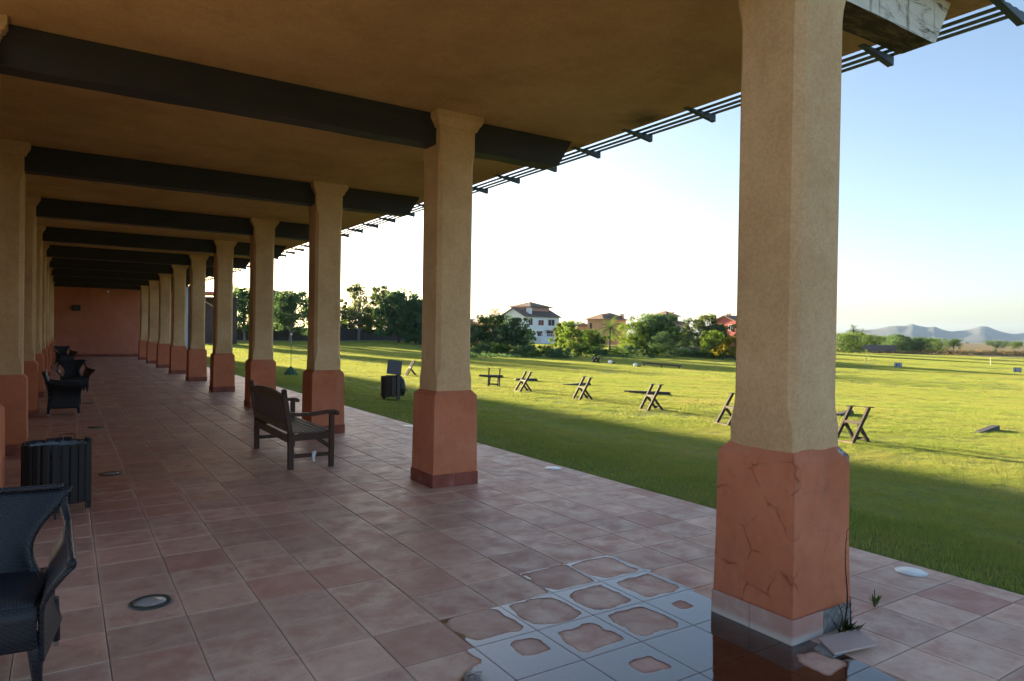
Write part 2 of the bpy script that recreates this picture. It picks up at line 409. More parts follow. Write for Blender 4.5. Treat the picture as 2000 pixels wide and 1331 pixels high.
k = NT('wicker'); P = k.objc()
def weave(k, P, s):
    a = k.new('ShaderNodeTexBrick'); a.offset = .5; a.inputs['Scale'].default_value = s; a.inputs['Mortar Size'].default_value = .13; a.inputs['Mortar Smooth'].default_value = .6
    a.inputs['Brick Width'].default_value = .55; a.inputs['Row Height'].default_value = .3
    k.link(P, a.inputs['Vector']); return a.outputs['Fac']
sx = k.new('ShaderNodeSeparateXYZ'); k.link(P, sx.inputs[0])
cv = k.new('ShaderNodeCombineXYZ'); k.link(k.math('ADD', sx.outputs[0], sx.outputs[1]), cv.inputs[0]); k.link(k.math('ADD', sx.outputs[2], k.math('MULTIPLY', k.math('SUBTRACT', sx.outputs[1], sx.outputs[0]), .5)), cv.inputs[1])
w_ = weave(k, cv.outputs[0], 26)
fr = k.noise(P, 60, 3)
c = k.mix(w_, k.mix(fr, (.026, .034, .056), (.065, .08, .115)), (.006, .006, .008))
k.col(c); k.rough(.42); k.p.inputs['Specular IOR Level'].default_value = .5; k.bump(k.math('SUBTRACT', 1.0, w_), .9, .008); wicker_m = k.m

# ------------------------------------------------------------------ ceiling slab, walls, roof edge
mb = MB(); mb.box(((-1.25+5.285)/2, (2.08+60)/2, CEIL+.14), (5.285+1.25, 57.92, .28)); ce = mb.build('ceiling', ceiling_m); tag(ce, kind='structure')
mb = MB(); mb.box(((-1.1+4.9)/2, (2.3+59.8)/2, CEIL+.42), (6.0, 57.5, .26)); mb.build('roof_deck', plain('roof_deck', (.25, .12, .08)), ce)
w = thing('end_wall', 'salmon stucco wall closing the far end of the colonnade', 'wall', (0, YWALL, 0))
mb = MB(); mb.box((2.125, 7.5, CEIL/2-.002), (6.74, 15, CEIL-.004)); mb.build('wall_face', endwall_m, w)
mb = MB()
for i in range(8): mb.box((-.9+i*.66+.33, -.006, .075), (.65, .012, .15))
mb.build('skirting', skirt_red, w)
w = thing('sun_blocking_wall', 'unseen ochre stucco wall behind the left columns, sized to block the sun', 'wall', (-1.1, 25.2, 0))
mb = MB(); mb.box((-.15, .2, CEIL/2-.002), (.3, 38.4, CEIL-.004)); mb.build('wall_face', ochre, w)  # out of view; its length is set to keep low sun off the aisle
# lamps of the end wall
o = thing('wall_lamp', 'small dark box lamp on the far salmon wall', 'lamp', (.5, YWALL, 2.52))
mb = MB(); mb.cbox((-.18, -.16, 0), (.22, -.002, .30), .02); mb.build('housing', darkmetal_m, o)
mb = MB(); mb.cbox((-.13, -.17, .05), (.17, -.155, .25), .003); mb.build('lens', plain('dim_lens', (.05, .06, .06), .3), o)
o = thing('globe_light', 'small white globe light high on the far salmon wall', 'lamp', (2.0, YWALL-.08, 3.62))
mb = MB(); mb.lathe([(.005, -.07), (.045, -.055), (.068, -.02), (.07, .01), (.05, .05), (.02, .068)], 14); mb.build('globe', white_lens, o, smooth=True)
mb = MB(); mb.box((0, .05, 0), (.05, .06, .05)); mb.build('bracket', darkmetal_m, o)

# ------------------------------------------------------------------ columns
HP = .995
def shaft_mesh():
    w = PW/2-.055; c0, c1 = .006, .042; mb = MB()
    lv = [(HP-.012, c0), (1.11, c0), (1.21, c1*.8), (1.27, c1), (3.37, c1), (3.43, c1*.8), (3.52, c0), (3.775, c0)]
    rings = []
    for z, c in lv:
        q = []
        for sx_, sy_ in ((1, 1), (-1, 1), (-1, -1), (1, -1)):
            a = (sx_*(w-c), sy_*w, z); b = (sx_*w, sy_*(w-c), z)
            q += ([b, a] if sx_*sy_ > 0 else [a, b])
        rings.append(q)
    vs_ = [p for r in rings for p in r]; fs = []
    for i in range(len(lv)-1):
        for j in range(8): fs.append((i*8+j, i*8+(j+1) % 8, (i+1)*8+(j+1) % 8, (i+1)*8+j))
    mb.add(vs_, fs); return mb.mesh('shaft', ochre)
def sqlathe(prof, mat, name):
    mb = MB(); vs_ = []; fs = []
    for h, z in prof: vs_ += [(h, h, z), (-h, h, z), (-h, -h, z), (h, -h, z)]
    for i in range(len(prof)-1):
        for j in range(4): fs.append((i*4+j, i*4+(j+1) % 4, (i+1)*4+(j+1) % 4, (i+1)*4+j))
    fs.append((3, 2, 1, 0)); n = len(prof)*4; fs.append((n-4, n-3, n-2, n-1)); mb.add(vs_, fs); return mb.mesh(name, mat)
def plinth_mesh(mat, name='plinth', rough=0.0, seed=1):
    """battered plinth with a weathered sloping shoulder, subdivided so edges can be worn"""
    bm = bmesh.new(); h = PW/2
    prof = [(h-.004, .0), (h-.004, .135), (h-.002, .14), (h-.006, .5), (h-.010, .9), (h-.012, .945), (h-.026, .962), (h-.052, .992), (h-.056, .998)]
    n = 14 if rough else 1
    rows = []
    for hh, z in prof:
        r = []
        for (ax, ay), (bx, by) in (((1, -1), (1, 1)), ((1, 1), (-1, 1)), ((-1, 1), (-1, -1)), ((-1, -1), (1, -1))):
            for i in range(n):
                t = i/n; r.append([(ax+(bx-ax)*t)*hh, (ay+(by-ay)*t)*hh, z])
        rows.append(r)
    if rough:
        rnd = random.Random(seed)
        for ri, r in enumerate(rows):
            for i, p in enumerate(r):
                nn = mnoise.noise(Vector((p[0]*6, p[1]*6, p[2]*5+seed)))
                k_ = rough*(1.0 if prof[ri][1] > .13 else .3)
                s_ = 1+nn*k_*.035
                p[0] *= s_; p[1] *= s_
                if ri >= 5: p[2] += nn*.012*rough
                edge = min(abs(abs(p[0])-h), 1)+min(abs(abs(p[1])-h), 1)
                if edge < .03 and ri in (4, 5): p[0] *= .985; p[1] *= .985
    m_ = len(rows[0]); mb = MB()
    mb.add([p for r in rows for p in r], [(i*m_+j, i*m_+(j+1) % m_, (i+1)*m_+(j+1) % m_, (i+1)*m_+j) for i in range(len(rows)-1) for j in range(m_)])
    mb.f.append(tuple((len(rows)-1)*m_+j for j in range(m_))); mb.mi.append(0)
    return mb.mesh(name, mat)
shaft_me = shaft_mesh(); plinth_me = plinth_mesh(plinth_m)
h = PW/2-.055
cap_me = sqlathe([(h+.002, 3.745), (h+.020, 3.75), (h+.022, 3.772), (h+.030, 3.776), (h+.034, 3.80), (h+.048, 3.806), (h+.056, 3.832), (h+.066, 3.838), (h+.068, CEIL+.01)], ochre, 'capital')
def skirt_me(mat, L):
    mb = MB(); mb.cbox((-L/2, -.006, 0), (L/2, .006, .132), .003); return mb.mesh('skirting_tile', mat)
SK_L = (PW+.012)/2-.002
sk_red = skirt_me(skirt_red, SK_L); sk_grey = skirt_me(skirt_grey, SK_L)
def column(cx, cy_, label, plinth=None, sk=sk_red, skip=(), group=None):
    c = thing('column', label, 'column', (cx, cy_, 0), 0, group)
    obj('plinth', plinth or plinth_me, c); obj('shaft', shaft_me, c); obj('capital', cap_me, c)
    off = PW/2+.003
    for fi, ang in enumerate((0, 90, 180, 270)):          # 0: near face (-Y), 90: lawn face, 180: far, 270: aisle face
        for s in (-1, 1):
            if (fi, s) in skip: continue
            p = Matrix.Rotation(R_(ang), 3, 'Z')@Vector((s*(SK_L/2+.001), -off, .001))
            obj('skirting_tile', sk, c, p, (0, 0, R_(ang)))
    return c
for n in range(1, 11):
    lab = {1: 'nearest ochre column with cracked salmon plinth and a missing skirting tile', 2: 'second ochre column from the camera, along the lawn edge', 10: 'farthest ochre column of the lawn row, against the end wall'}.get(n, '%s ochre column from the camera in the lawn row' % ORD[n])
    cx, cyy = XC+PW/2, YC+(n-1)*SP+PW/2
    if n == 1:
        c1 = column(cx, cyy, lab, plinth_mesh(plinth_crack, 'plinth', 1.0, 3), sk_grey, {(0, 1)}, 'columns along the lawn')
        mb = MB(); mb.box((0, 0, 0), (SK_L-.01, .004, .128)); obj('bare_cement_patch', mb.mesh('bare_cement_patch', cement_m), c1, (SK_L/2+.004, -PW/2-.001, .066))
    else: column(cx, cyy, lab, group='columns along the lawn')
for n in range(2, 11):
    lab = {2: 'ochre column at the extreme left edge, only a sliver showing', 3: 'large pale ochre column at the left edge, beside the slatted bin', 10: 'last ochre column of the left row, touching the end wall'}.get(n, '%s ochre column of the left row, counted from the left edge' % ORD[n-1])
    column(XLF-PW/2, YC+(n-1)*SP+PW/2, lab, group='columns along the building side')

# ------------------------------------------------------------------ ceiling beams
def beam(n):
    y0 = YC+(n-1)*SP+.15; w_ = .225; zb, zt = 3.575, CEIL-.004
    rnd = random.Random(n)
    mb = MB(); xs = np.linspace(-1.2, 4.84, 26); P = []
    secs = []
    for x in xs:
        j = lambda a: a*(rnd.random()-.5)
        xb = x; secs.append([(x, y0+j(.006), zb+j(.008)), (x, y0+w_+j(.006), zb+j(.008)), (x, y0+w_, zt), (x, y0, zt)])
    secs[-1] = [(4.84, y0, zb+.012), (4.85, y0+w_, zb+.01), (5.03, y0+w_, zt), (5.03, y0, zt)]
    secs[-2] = [(4.80, y0, zb), (4.80, y0+w_, zb), (4.94, y0+w_, zt), (4.94, y0, zt)]
    vs_ = [p for s in secs for p in s]; o = 0
    for i in range(len(secs)-1):
        for k_ in range(4):
            mb.cur = 0
            mb.f.append((i*4+k_, i*4+(k_+1) % 4, (i+1)*4+(k_+1) % 4, (i+1)*4+k_)); mb.mi.append({3: 1, 0: 2}.get(k_, 0))
    m_ = (len(secs)-1)*4; mb.f.append((m_, m_+1, m_+2, m_+3)); mb.mi.append(1); mb.f.append((3, 2, 1, 0)); mb.mi.append(0)
    mb.v = [(a, b-y0, c_-zb) for a, b, c_ in vs_]
    mats = [beam_m, peel_m, under_m] if n == 1 else [beam_m, beam_m, beam_m]
    o = mb.build('ceiling_beam', mats, loc=(0, y0, zb))
    return tag(o, {1: 'weathered beam end with peeling white paint above the nearest column', 2: 'broad black timber beam crossing the ceiling nearest to view', 10: 'farthest black timber beam against the end wall'}.get(n, '%s black timber ceiling beam counted from the camera' % ORD[n]), 'beam', 'timber ceiling beams', 'thing')
for n in range(1, 11): beam(n)

# ------------------------------------------------------------------ pergola eave
pg = thing('pergola_eave', 'dark grey metal slatted pergola along the eave over the lawn', 'pergola', (5.3, 0, 3.826))
mb = MB(); mb.add([(x, y, z) for y in (-.025, .025) for x, z in ((-.12, .068), (.312, 0), (.312, .072), (-.12, .072))], [(0, 1, 2, 3), (7, 6, 5, 4), (0, 4, 5, 1), (1, 5, 6, 2), (2, 6, 7, 3), (3, 7, 4, 0)]); raf = mb.mesh('rafter', steel_m)
for i in range(0, 47): obj('rafter', raf, pg, (0, 2.14+.9095*i, 0))
mb = MB(); mb.cbox((-.025, 2.118, .0725), (.025, 44.4, .0825), .002); sl = mb.mesh('slat', steel_m)
for x in (.078, .184, .280): obj('slat', sl, pg, (x, 0, 0))

# ------------------------------------------------------------------ terrace floor
mb = MB(); mb.box(((-2.9+XLAWN)/2, 18.25, -.087), (XLAWN+2.9, 52.5, .16)); fl = mb.build('floor', grout_m); tag(fl, kind='structure')
mb = MB(); t_ = T-.0055; a = t_/2; b = a-.004
mb.add([(-a, -a, -.008), (a, -a, -.008), (a, a, -.008), (-a, a, -.008), (-a, -a, -.0028), (a, -a, -.0028), (a, a, -.0028), (-a, a, -.0028), (-b, -b, 0), (b, -b, 0), (b, b, 0), (-b, b, 0)],
       [(0, 1, 5, 4), (1, 2, 6, 5), (2, 3, 7, 6), (3, 0, 4, 7), (4, 5, 9, 8), (5, 6, 10, 9), (6, 7, 11, 10), (7, 4, 8, 11), (8, 9, 10, 11)])
tile_me = mb.mesh('floor_tile', tile_m); tile_tpl = (list(mb.v), list(mb.f))
cells = []
for i in range(-12, 10):
    for j in range(-22, 108):
        x0, y0 = TX0+i*T, TY0+j*T
        if x0+T > YWALL+10 or y0+T > YWALL+.01: continue
        xa, xb = max(x0, -2.9), min(x0+T, XLAWN)
        if xb-xa < .03: continue
        q = proj((x0+T/2, y0+T/2, 0)); sc = 0
        if q and -60 < q[0] < 2060 and q[1] < 1420: sc = 1/q[2]**3*abs(EYE)
        cells.append((sc, i, j, xa, xb))
cells.sort(reverse=True)
rnd = random.Random(5); rest = MB(); cnt = 0
for sc, i, j, xa, xb in cells:
    cx, cyy = (xa+xb)/2, TY0+j*T+T/2; sxx = (xb-xa)/T
    wet = -2 <= i <= 4 and -4 <= j <= 3
    tl = 0 if wet else .0016
    rx, ry, dz = (rnd.random()-.5)*2*tl, (rnd.random()-.5)*2*tl, (0 if wet else (rnd.random()-.5)*.0010)
    if sc > 0 and cnt < 300:
        o = obj('floor_tile', tile_me, fl, (cx, cyy, dz), (rx, ry, 0)); o.scale = (sxx, 1, 1); cnt += 1
    else:
        rest.add([(x*sxx+cx, y+cyy, z+dz+rx*y-ry*x) for x, y, z in tile_tpl[0]], tile_tpl[1])
o = rest.build('paving', tile_m, fl); tag(o, kind='stuff')
# pale edge kerb line of the terrace
# ------------------------------------------------------------------ puddle
def wetness():
    g = .011; xs = np.arange(1.15, 3.62, g); ys = np.arange(.95, 3.95, g); X, Y = np.meshgrid(xs, ys, indexing='ij')
    U = (X-TX0)/T; V = (Y-TY0)/T; iu = np.floor(U).astype(int); iv = np.floor(V).astype(int); fu = U-iu; fv = V-iv
    NZ = np.zeros_like(X); N2 = np.zeros_like(X)
    for a_ in range(X.shape[0]):
        for b_ in range(X.shape[1]):
            p = Vector((X[a_, b_]*9, Y[a_, b_]*9, 1.3)); NZ[a_, b_] = mnoise.noise(p)+.5*mnoise.noise(p*2.7); N2[a_, b_] = mnoise.noise(p*.33)
    thr = {(0, 0): .27, (1, 0): .13, (2, 0): .145, (3, 0): .34, (0, 1): .065, (1, 1): .06, (2, 1): .09, (3, 1): .10, (1, -1): .29, (0, -1): .9, (2, -1): .9, (3, -1): .9, (-1, 0): .9, (-1, -1): .9, (-2, -1): .9, (-2, -2): .9, (-1, -2): .9, (-1, -3): .9, (-2, -3): .9,
           (0, -2): .9, (1, -2): .9, (2, -2): .9, (3, -2): .28, (2, -3): .9, (1, -3): .9, (0, -3): .9, (3, -3): .9, (3, 2): .05, (2, 2): .02}
    # shape each dry island: shifted, rounded rectangle inside its tile
    off = {(0, 0): (.12, .16), (1, 0): (.0, -.02), (2, 0): (.0, .0), (3, 0): (-.1, .1), (1, -1): (.1, -.02), (3, -2): (.05, -.1), (0, 1): (-.03, .06), (3, 1): (.03, -.02)}
    W = np.full_like(X, -.3)
    for (i, j), t in thr.items():
        mk = (iu == i) & (iv == j); ox, oy = off.get((i, j), (0, 0))
        du = np.abs(fu-.5-ox); dv = np.abs(fv-.5-oy)
        p_ = 4.6
        rr = (du**p_+dv**p_)**(1/p_)                      # 0 centre .. .5 edge
        val = rr-(.5-t)-.006 + NZ*.065 + N2*.05 + .05*np.sin(i*2.1+j*1.3+3*du)*(t > .1)
        if t >= .9: val = np.full_like(rr, .3)
        W = np.where(mk, val, W)
    # joints that carry water beyond the pool
    def strip(cond, dist, wid): return np.where(cond, wid-dist+NZ*.015, -.3)
    W = np.maximum(W, strip((U > 1.25) & (U < 4.2), np.abs(V-2), .055*np.clip((U-1.25)/.8, 0, 1)))
    W = np.maximum(W, strip((V > 1.9) & (V < 3.15), np.abs(U-3), .055*np.clip((3.15-V)/.8, 0, 1)))
    W = np.maximum(W, strip((V > .9) & (V < 2.25), np.abs(U-2), .075*np.clip((2.3-V)/.8, 0, 1)))
    W = np.maximum(W, strip((V > .9) & (V < 1.75), np.abs(U-1), .06*np.clip((1.8-V)/.7, 0, 1)))
    W = np.maximum(W, strip((V > .9) & (V < 2.9), np.abs(U-4), .05))
    # outer limits of the pool
    lim = np.minimum(np.minimum((U+.55+.7*N2+.14*NZ+np.clip(-V, 0, 3)*.30-np.clip(V-.25, 0, 1)*.8), 9), (4.18-U+.2*N2+.03*NZ+np.clip(V*.1, -.25, 0)))
    W = np.minimum(W, lim*.4)
    return xs, ys, W
xs, ys, W = wetness()
nx, ny = W.shape
idx = -np.ones((nx, ny), int); vs_ = []; wv_ = []
fs = []
keep = np.zeros((nx, ny), bool); keep[:-1, :-1] = (np.maximum.reduce([W[:-1, :-1], W[1:, :-1], W[:-1, 1:], W[1:, 1:]]) > -.10)
def vid(i, j):
    if idx[i, j] < 0: idx[i, j] = len(vs_); vs_.append((xs[i], ys[j], .0022)); wv_.append(float(W[i, j]))
    return idx[i, j]
for i in range(nx-1):
    for j in range(ny-1):
        if keep[i, j]: fs.append((vid(i, j), vid(i+1, j), vid(i+1, j+1), vid(i, j+1)))
me = bpy.data.meshes.new('puddle'); me.from_pydata(vs_, [], fs); at = me.attributes.new('wet', 'FLOAT', 'POINT'); at.data.foreach_set('value', wv_)
k = NT('puddle_water'); A = k.new('ShaderNodeAttribute'); A.attribute_name = 'wet'
wet = k.rng(A.outputs['Fac'], -.004, .012); damp = k.rng(A.outputs['Fac'], -.045, .0)
n = k.noise(k.pos(), 3.2, 3, .5); n2 = k.noise(k.pos(), 60, 2, .5)
k.n.remove(k.p)
sx_n = k.new('ShaderNodeSeparateXYZ'); k.link(k.pos(), sx_n.inputs[0])
def jdist(o_, t0):
    f_ = k.math('FRACT', k.math('DIVIDE', k.math('SUBTRACT', o_, t0), T)); return k.math('MINIMUM', f_, k.math('SUBTRACT', 1.0, f_))
jw = k.rng(k.math('MINIMUM', jdist(sx_n.outputs[0], TX0), jdist(sx_n.outputs[1], TY0)), .006, .013, .3, 1.0)
tr = k.new('ShaderNodeBsdfTransparent'); 
k.link(k.mix(damp, (1, 1, 1), k.mix(wet, (.82, .75, .70), k.ramp(n, [(.35, (.52, .40, .33)), (.65, (.36, .24, .18))]))), tr.inputs[0])
gl = k.new('ShaderNodeBsdfGlossy'); k.link(k.rng(n, .3, .7, .015, .09), gl.inputs['Roughness']); gl.inputs[0].default_value = (1, 1, 1, 1)
bp = k.new('ShaderNodeBump'); bp.inputs['Strength'].default_value = .10; bp.inputs['Distance'].default_value = .002; k.link(k.noise(k.pos(), 25, 3, .5), bp.inputs['Height']); k.link(bp.outputs[0], gl.inputs['Normal'])
fr = k.new('ShaderNodeFresnel'); fr.inputs[0].default_value = 2.1
mx = k.new('ShaderNodeMixShader'); k.link(k.math('MULTIPLY', k.math('MULTIPLY', fr.outputs[0], jw), wet, True), mx.inputs[0]); k.link(tr.outputs[0], mx.inputs[1]); k.link(gl.outputs[0], mx.inputs[2]); k.link(mx.outputs[0], k.out.inputs[0])
me.materials.append(k.m); o = obj('puddle', me); tag(o, 'shallow rain puddle reflecting the sky beside the nearest column', 'puddle', kind='structure')

# ------------------------------------------------------------------ floor uplights
mb = MB(); mb.lathe([(.118, 0), (.118, .004), (.108, .009), (.086, .010), (.082, .005)], 28); upring = mb.mesh('ring', ring_m, True)
mb = MB(); mb.lathe([(.081, .003), (.079, .0075), (.03, .009)], 24); uplens = mb.mesh('lens', glass_lens, True); 
mb = MB(); mb.lathe([(.081, .003), (.079, .0075), (.03, .009)], 24); uplens_w = mb.mesh('lens', white_lens, True)
mb = MB(); mb.lathe([(.100, 0), (.100, .003), (.094, .007), (.083, .007), (.08, .004)], 28); upring_w = mb.mesh('ring', plain('pale_ring', (.62, .63, .62), .35, .3), True)
for i in range(6):
    t = thing('floor_uplight', '%s round floor light from the camera along the left side of the aisle' % ORD[i+1], 'floor light', (.436, 4.494+4.2*i, .0015), 0, 'round floor lights in the aisle')
    obj('ring', upring, t); obj('lens', uplens, t)
for i in range(4):
    t = thing('floor_uplight', '%s white floor light from the camera along the lawn edge' % ORD[i+1], 'floor light', (4.92, 2.46+4.165*i, .0015), 0, 'round floor lights by the lawn')
    obj('ring', upring_w, t); obj('lens', uplens_w, t)

# ------------------------------------------------------------------ loose tiles and weeds by the first column
for nm, P4, z, lab, mt in (('loose_tile', [(3.237, 2.09), (3.40, 2.125), (3.43, 1.985), (3.236, 1.985)], .004, 'grey loose tile lying underneath another at the nearest column', cement_m),
                           ('loose_tile', [(3.334, 2.125), (3.618, 2.085), (3.528, 1.925), (3.250, 1.985)], .018, 'reddish loose skirting tile fallen in front of the nearest column', skirt_grey)):
    mb = MB(); c = Vector((sum(p[0] for p in P4)/4, sum(p[1] for p in P4)/4, 0)); tilt = .05 if z > .01 else 0
    lo = [Vector((x, y, z+tilt*(x-3.25)*.4))-c for x, y in P4]; hi = [v+Vector((0, 0, .011)) for v in lo]
    mb.add(lo+hi, [(0, 1, 2, 3), (7, 6, 5, 4), (0, 4, 5, 1), (1, 5, 6, 2), (2, 6, 7, 3), (3, 7, 4, 0)])
    o = mb.build(nm, mt, loc=c); tag(o, lab, 'tile', kind='thing')

def leafmat(name, a, b, c_, trans=.45, rough=.6):
    k = NT(name); g = k.new('ShaderNodeNewGeometry'); r = g.outputs['Random Per Island']
    n = k.noise(k.pos(), .6, 3, .6)
    cc = k.ramp(r, [(0, a), (.5, b), (1, c_)]); cc = k.mix(k.rng(n, .35, .7, 0, .45), cc, a)
    k.n.remove(k.p)
    d = k.new('ShaderNodeBsdfDiffuse'); t = k.new('ShaderNodeBsdfTranslucent'); k.link(cc, d.inputs[0]); k.link(k.mix(.5, cc, (b[0]*1.5, b[1]*1.5, b[2]*.7)), t.inputs[0])
    mx = k.new('ShaderNodeMixShader'); mx.inputs[0].default_value = trans; k.link(d.outputs[0], mx.inputs[1]); k.link(t.outputs[0], mx.inputs[2])
    k.link(mx.outputs[0], k.out.inputs[0]); return k.m
weed_m = leafmat('weed_leaf', (.05, .09, .02), (.10, .17, .035), (.16, .24, .06))
drystalk_m = plain('dry_stalk', (.035, .028, .016), .8)
rnd = random.Random(11)
t = thing('tall_weed', 'tall thin dry weed stalk growing at the nearest column', 'weed', (3.57, 2.125, .0))
for s in range(3):
    mb = MB(); H = (.56, .20, .16)[s]; bx, by = (0, .03, -.025)[s], (0, -.01, .01)[s]
    pts = [(bx+.012*math.sin(i*.8+s), by+.010*math.cos(i*.7), H*i/10) for i in range(11)]
    mb.tube(pts, [.0055*(1-i/13) for i in range(11)], 5)
    for q in range(int(H*120)):
        z = rnd.uniform(.03, H); a_ = rnd.uniform(0, 6.28); L = rnd.uniform(.012, .03)*(1 if z > .15 else 1.8); f_ = z/H*10; i0 = min(9, int(f_)); p = Vector(pts[i0]).lerp(Vector(pts[i0+1]), f_-i0)
        d = Vector((math.cos(a_), math.sin(a_), .7)); sd_ = Vector((-math.sin(a_), math.cos(a_), 0))*.002
        mb.add([p-sd_, p+sd_, p+d*L], [(0, 1, 2)])
    mb.build('stalk', drystalk_m, t)
mb = MB()
for q in range(46):
    a_ = rnd.uniform(0, 6.28); L = rnd.uniform(.04, .11); p = Vector((rnd.uniform(-.05, .05), rnd.uniform(-.03, .01), 0)); d = Vector((math.cos(a_)*.6, math.sin(a_)*.6-.1, 1)).normalized(); sd_ = Vector((-math.sin(a_), math.cos(a_), 0))*.004
    mb.add([p-sd_, p+sd_, p+d*L*.6+sd_*1.4, p+d*L+Vector((0, 0, -.01)), p+d*L*.6-sd_*1.4], [(0, 1, 2, 3, 4)])
mb.build('leaves', leafmat('dark_weed_leaf', (.02, .03, .010), (.04, .055, .02), (.08, .10, .03)), t)
wp = at_z(1708, 1186, 0)
t = thing('small_weed', 'small bright green weed sprouting from a paving joint', 'weed', wp)
mb = MB(); mb.tube([(0, 0, 0), (.002, 0, .05), (.0, .002, .105)], [.005, .004, .002], 6); mb.build('stem', plain('weed_stem', (.06, .09, .03)), t)
mb = MB()
for q in range(16):
    a_ = rnd.uniform(-.9, 2.2); L = rnd.uniform(.04, .085); d = Vector((math.cos(a_)*.75, math.sin(a_)*.5, .8)).normalized(); sd_ = d.cross(Vector((0, 0, 1))).normalized()*.005
    p = Vector((0, 0, rnd.uniform(0, .03))); mb.add([p-sd_*.4, p+sd_*.4, p+d*L*.5+sd_*1.3, p+d*L, p+d*L*.5-sd_*1.3], [(0, 1, 2, 3, 4)])
mb.build('leaves', weed_m, t)

# ------------------------------------------------------------------ teak bench
bt = thing('park_bench', 'dark wooden slatted bench facing the lawn with its back to the aisle', 'bench', (2.19, 8.83, 0))
BL = .83                                             # half length; local x = depth (seat towards +x), y = length
for s in (-1, 1):
    y = s*BL
    mb = MB(); mb.bar((.0, y, 0), (-.005, y, .42), .052, .062); mb.bar((-.005, y, .40), (-.085, y, .905), .052, .055)
    mb.tube([(-.084, y-.026, .905), (-.084, y+.026, .905)], .028, 10); mb.build('back_post', bench_m, bt)
    mb = MB(); mb.bar((.475, y, 0), (.475, y, .63), .055, .055); mb.build('front_leg', bench_m, bt)
    mb = MB(); P = [(-.05, .645), (.1, .632), (.25, .632), (.40, .65), (.50, .655), (.535, .64)]
    for (xa, za), (xb, zb) in zip(P[:-1], P[1:]): mb.bar((xa, y, za), (xb+.004, y, zb), .065, .042, .008)
    mb.tube([(.535, y-.032, .632), (.535, y+.032, .632)], .026, 10); mb.build('armrest', bench_m, bt)
    mb = MB(); mb.bar((.0, y, .155), (.475, y, .155), .03, .045); mb.build('stretcher', bench_m, bt)
    mb = MB(); mb.bar((-.005, y, .365), (.475, y, .375), .032, .075); mb.build('seat_side_rail', bench_m, bt)
    mb = MB(); mb.bar((.30, y, .35), (.465, y, .23), .03, .045); mb.build('brace', bench_m, bt)
mb = MB(); mb.bar((.475, -BL, .375), (.475, BL, .375), .032, .075); mb.build('front_rail', bench_m, bt)
mb = MB(); mb.bar((-.008, -BL, .345), (-.008, BL, .345), .03, .085); mb.build('back_seat_rail', bench_l, bt)
def back_x(z): return -.005-.08*(z-.40)/.505
mb = MB(); mb.bar((back_x(.49), -BL, .475), (back_x(.49), BL, .475), .03, .085, up=(1, 0, 6)); mb.build('lower_back_rail', bench_l, bt)
ysd = np.linspace(-BL, BL, 13); mb = MB()
P = [[(back_x(.80)-.014, y, .775) for y in ysd], [(back_x(.88)-.014, y, .845+.055*(1-(y/BL)**2)) for y in ysd]]
mb.slab([[P[0][i], P[1][i]] for i in range(13)], .03); mb.build('top_back_rail', bench_l, bt)
mb = MB(); mb.bar((back_x(.51), 0, .50), (back_x(.80), 0, .80), .036, .016, up=(1, 0, 0)); bs = mb.mesh('back_slat', bench_m)
for i in range(17): obj('back_slat', bs, bt, (0, -BL+.10+i*(2*BL-.2)/16, 0))
mb = MB(); mb.cbox((-.03, -BL+.012, 0), (.03, BL-.012, .018), .004); ss = mb.mesh('seat_slat', seat_m)
for i in range(7): obj('seat_slat', ss, bt, (.045+i*.066, 0, .414-.01*math.sin(math.pi*i/6)))
t = thing('white_ribbon', 'scrap of white plastic tied to the bench stretcher', 'ribbon', (2.45, 8.0, .155))
mb = MB(); mb.slab([[(-.004+.012*math.sin(i), -.022-.004*math.cos(i), .045-.02*i) for i in range(7)], [(.02+.010*math.sin(i+.5), -.024-.005*math.cos(i*1.3), .05-.021*i) for i in range(7)]], .002); mb.build('tail', ribbon_m, t)
mb = MB(); mb.lathe([(.005, -.03), (.024, -.026), (.026, 0), (.022, .028), (.006, .036)], 9); mb.build('knot', ribbon_m, t)

# ------------------------------------------------------------------ slatted bin in the aisle
bp_ = Vector((-.045, 7.06, 0)); t = thing('litter_bin', 'black wooden slatted litter bin with pale blue liner in the aisle', 'bin', bp_)
R0 = .238
mb = MB()
prof = [(math.cos(R_(a))*.021, math.sin(R_(a))*.031) for a in range(0, 360, 45)]
def stave_mesh(z0, z1, mat, w=.030, th=.017):
    mb = MB(); vs_ = []
    pr_ = [(th*.9, -w*.55), (th*.9, w*.55), (th*.3, w), (-th*.6, w), (-th*.6, -w), (th*.3, -w)]
    for z in (z0, z1): vs_ += [(a, b, z) for a, b in pr_]
    mb.add(vs_, [(i, (i+1) % 6, 6+(i+1) % 6, 6+i) for i in range(6)]+[(5, 4, 3, 2, 1, 0), (6, 7, 8, 9, 10, 11)]); return mb.mesh('stave', mat)
sv = stave_mesh(.118, .615, stave_m); svl = stave_mesh(.05, .615, stave_m); rnd = random.Random(2)
for i in range(22):
    a_ = 2*math.pi*i/22+.1
    o = obj('stave', svl if i % 5 == 1 else sv, t, (R0*math.cos(a_), R0*math.sin(a_), rnd.uniform(-.012, .012)), (0, 0, a_)); o.name = 'stave'
for i in (1, 6, 11, 16):
    a_ = 2*math.pi*i/22+.1; mb = MB(); mb.tube([(R0*.97*math.cos(a_), R0*.97*math.sin(a_), 0), (R0*.97*math.cos(a_), R0*.97*math.sin(a_), .08)], .006, 6); mb.build('foot_pin', darkmetal_m, t)
for z in (.2, .5):
    mb = MB(); mb.lathe([(.219, z), (.223, z), (.223, z+.03), (.219, z+.03)], 28); mb.build('hoop', darkmetal_m, t)
mb = MB(); n_ = 40
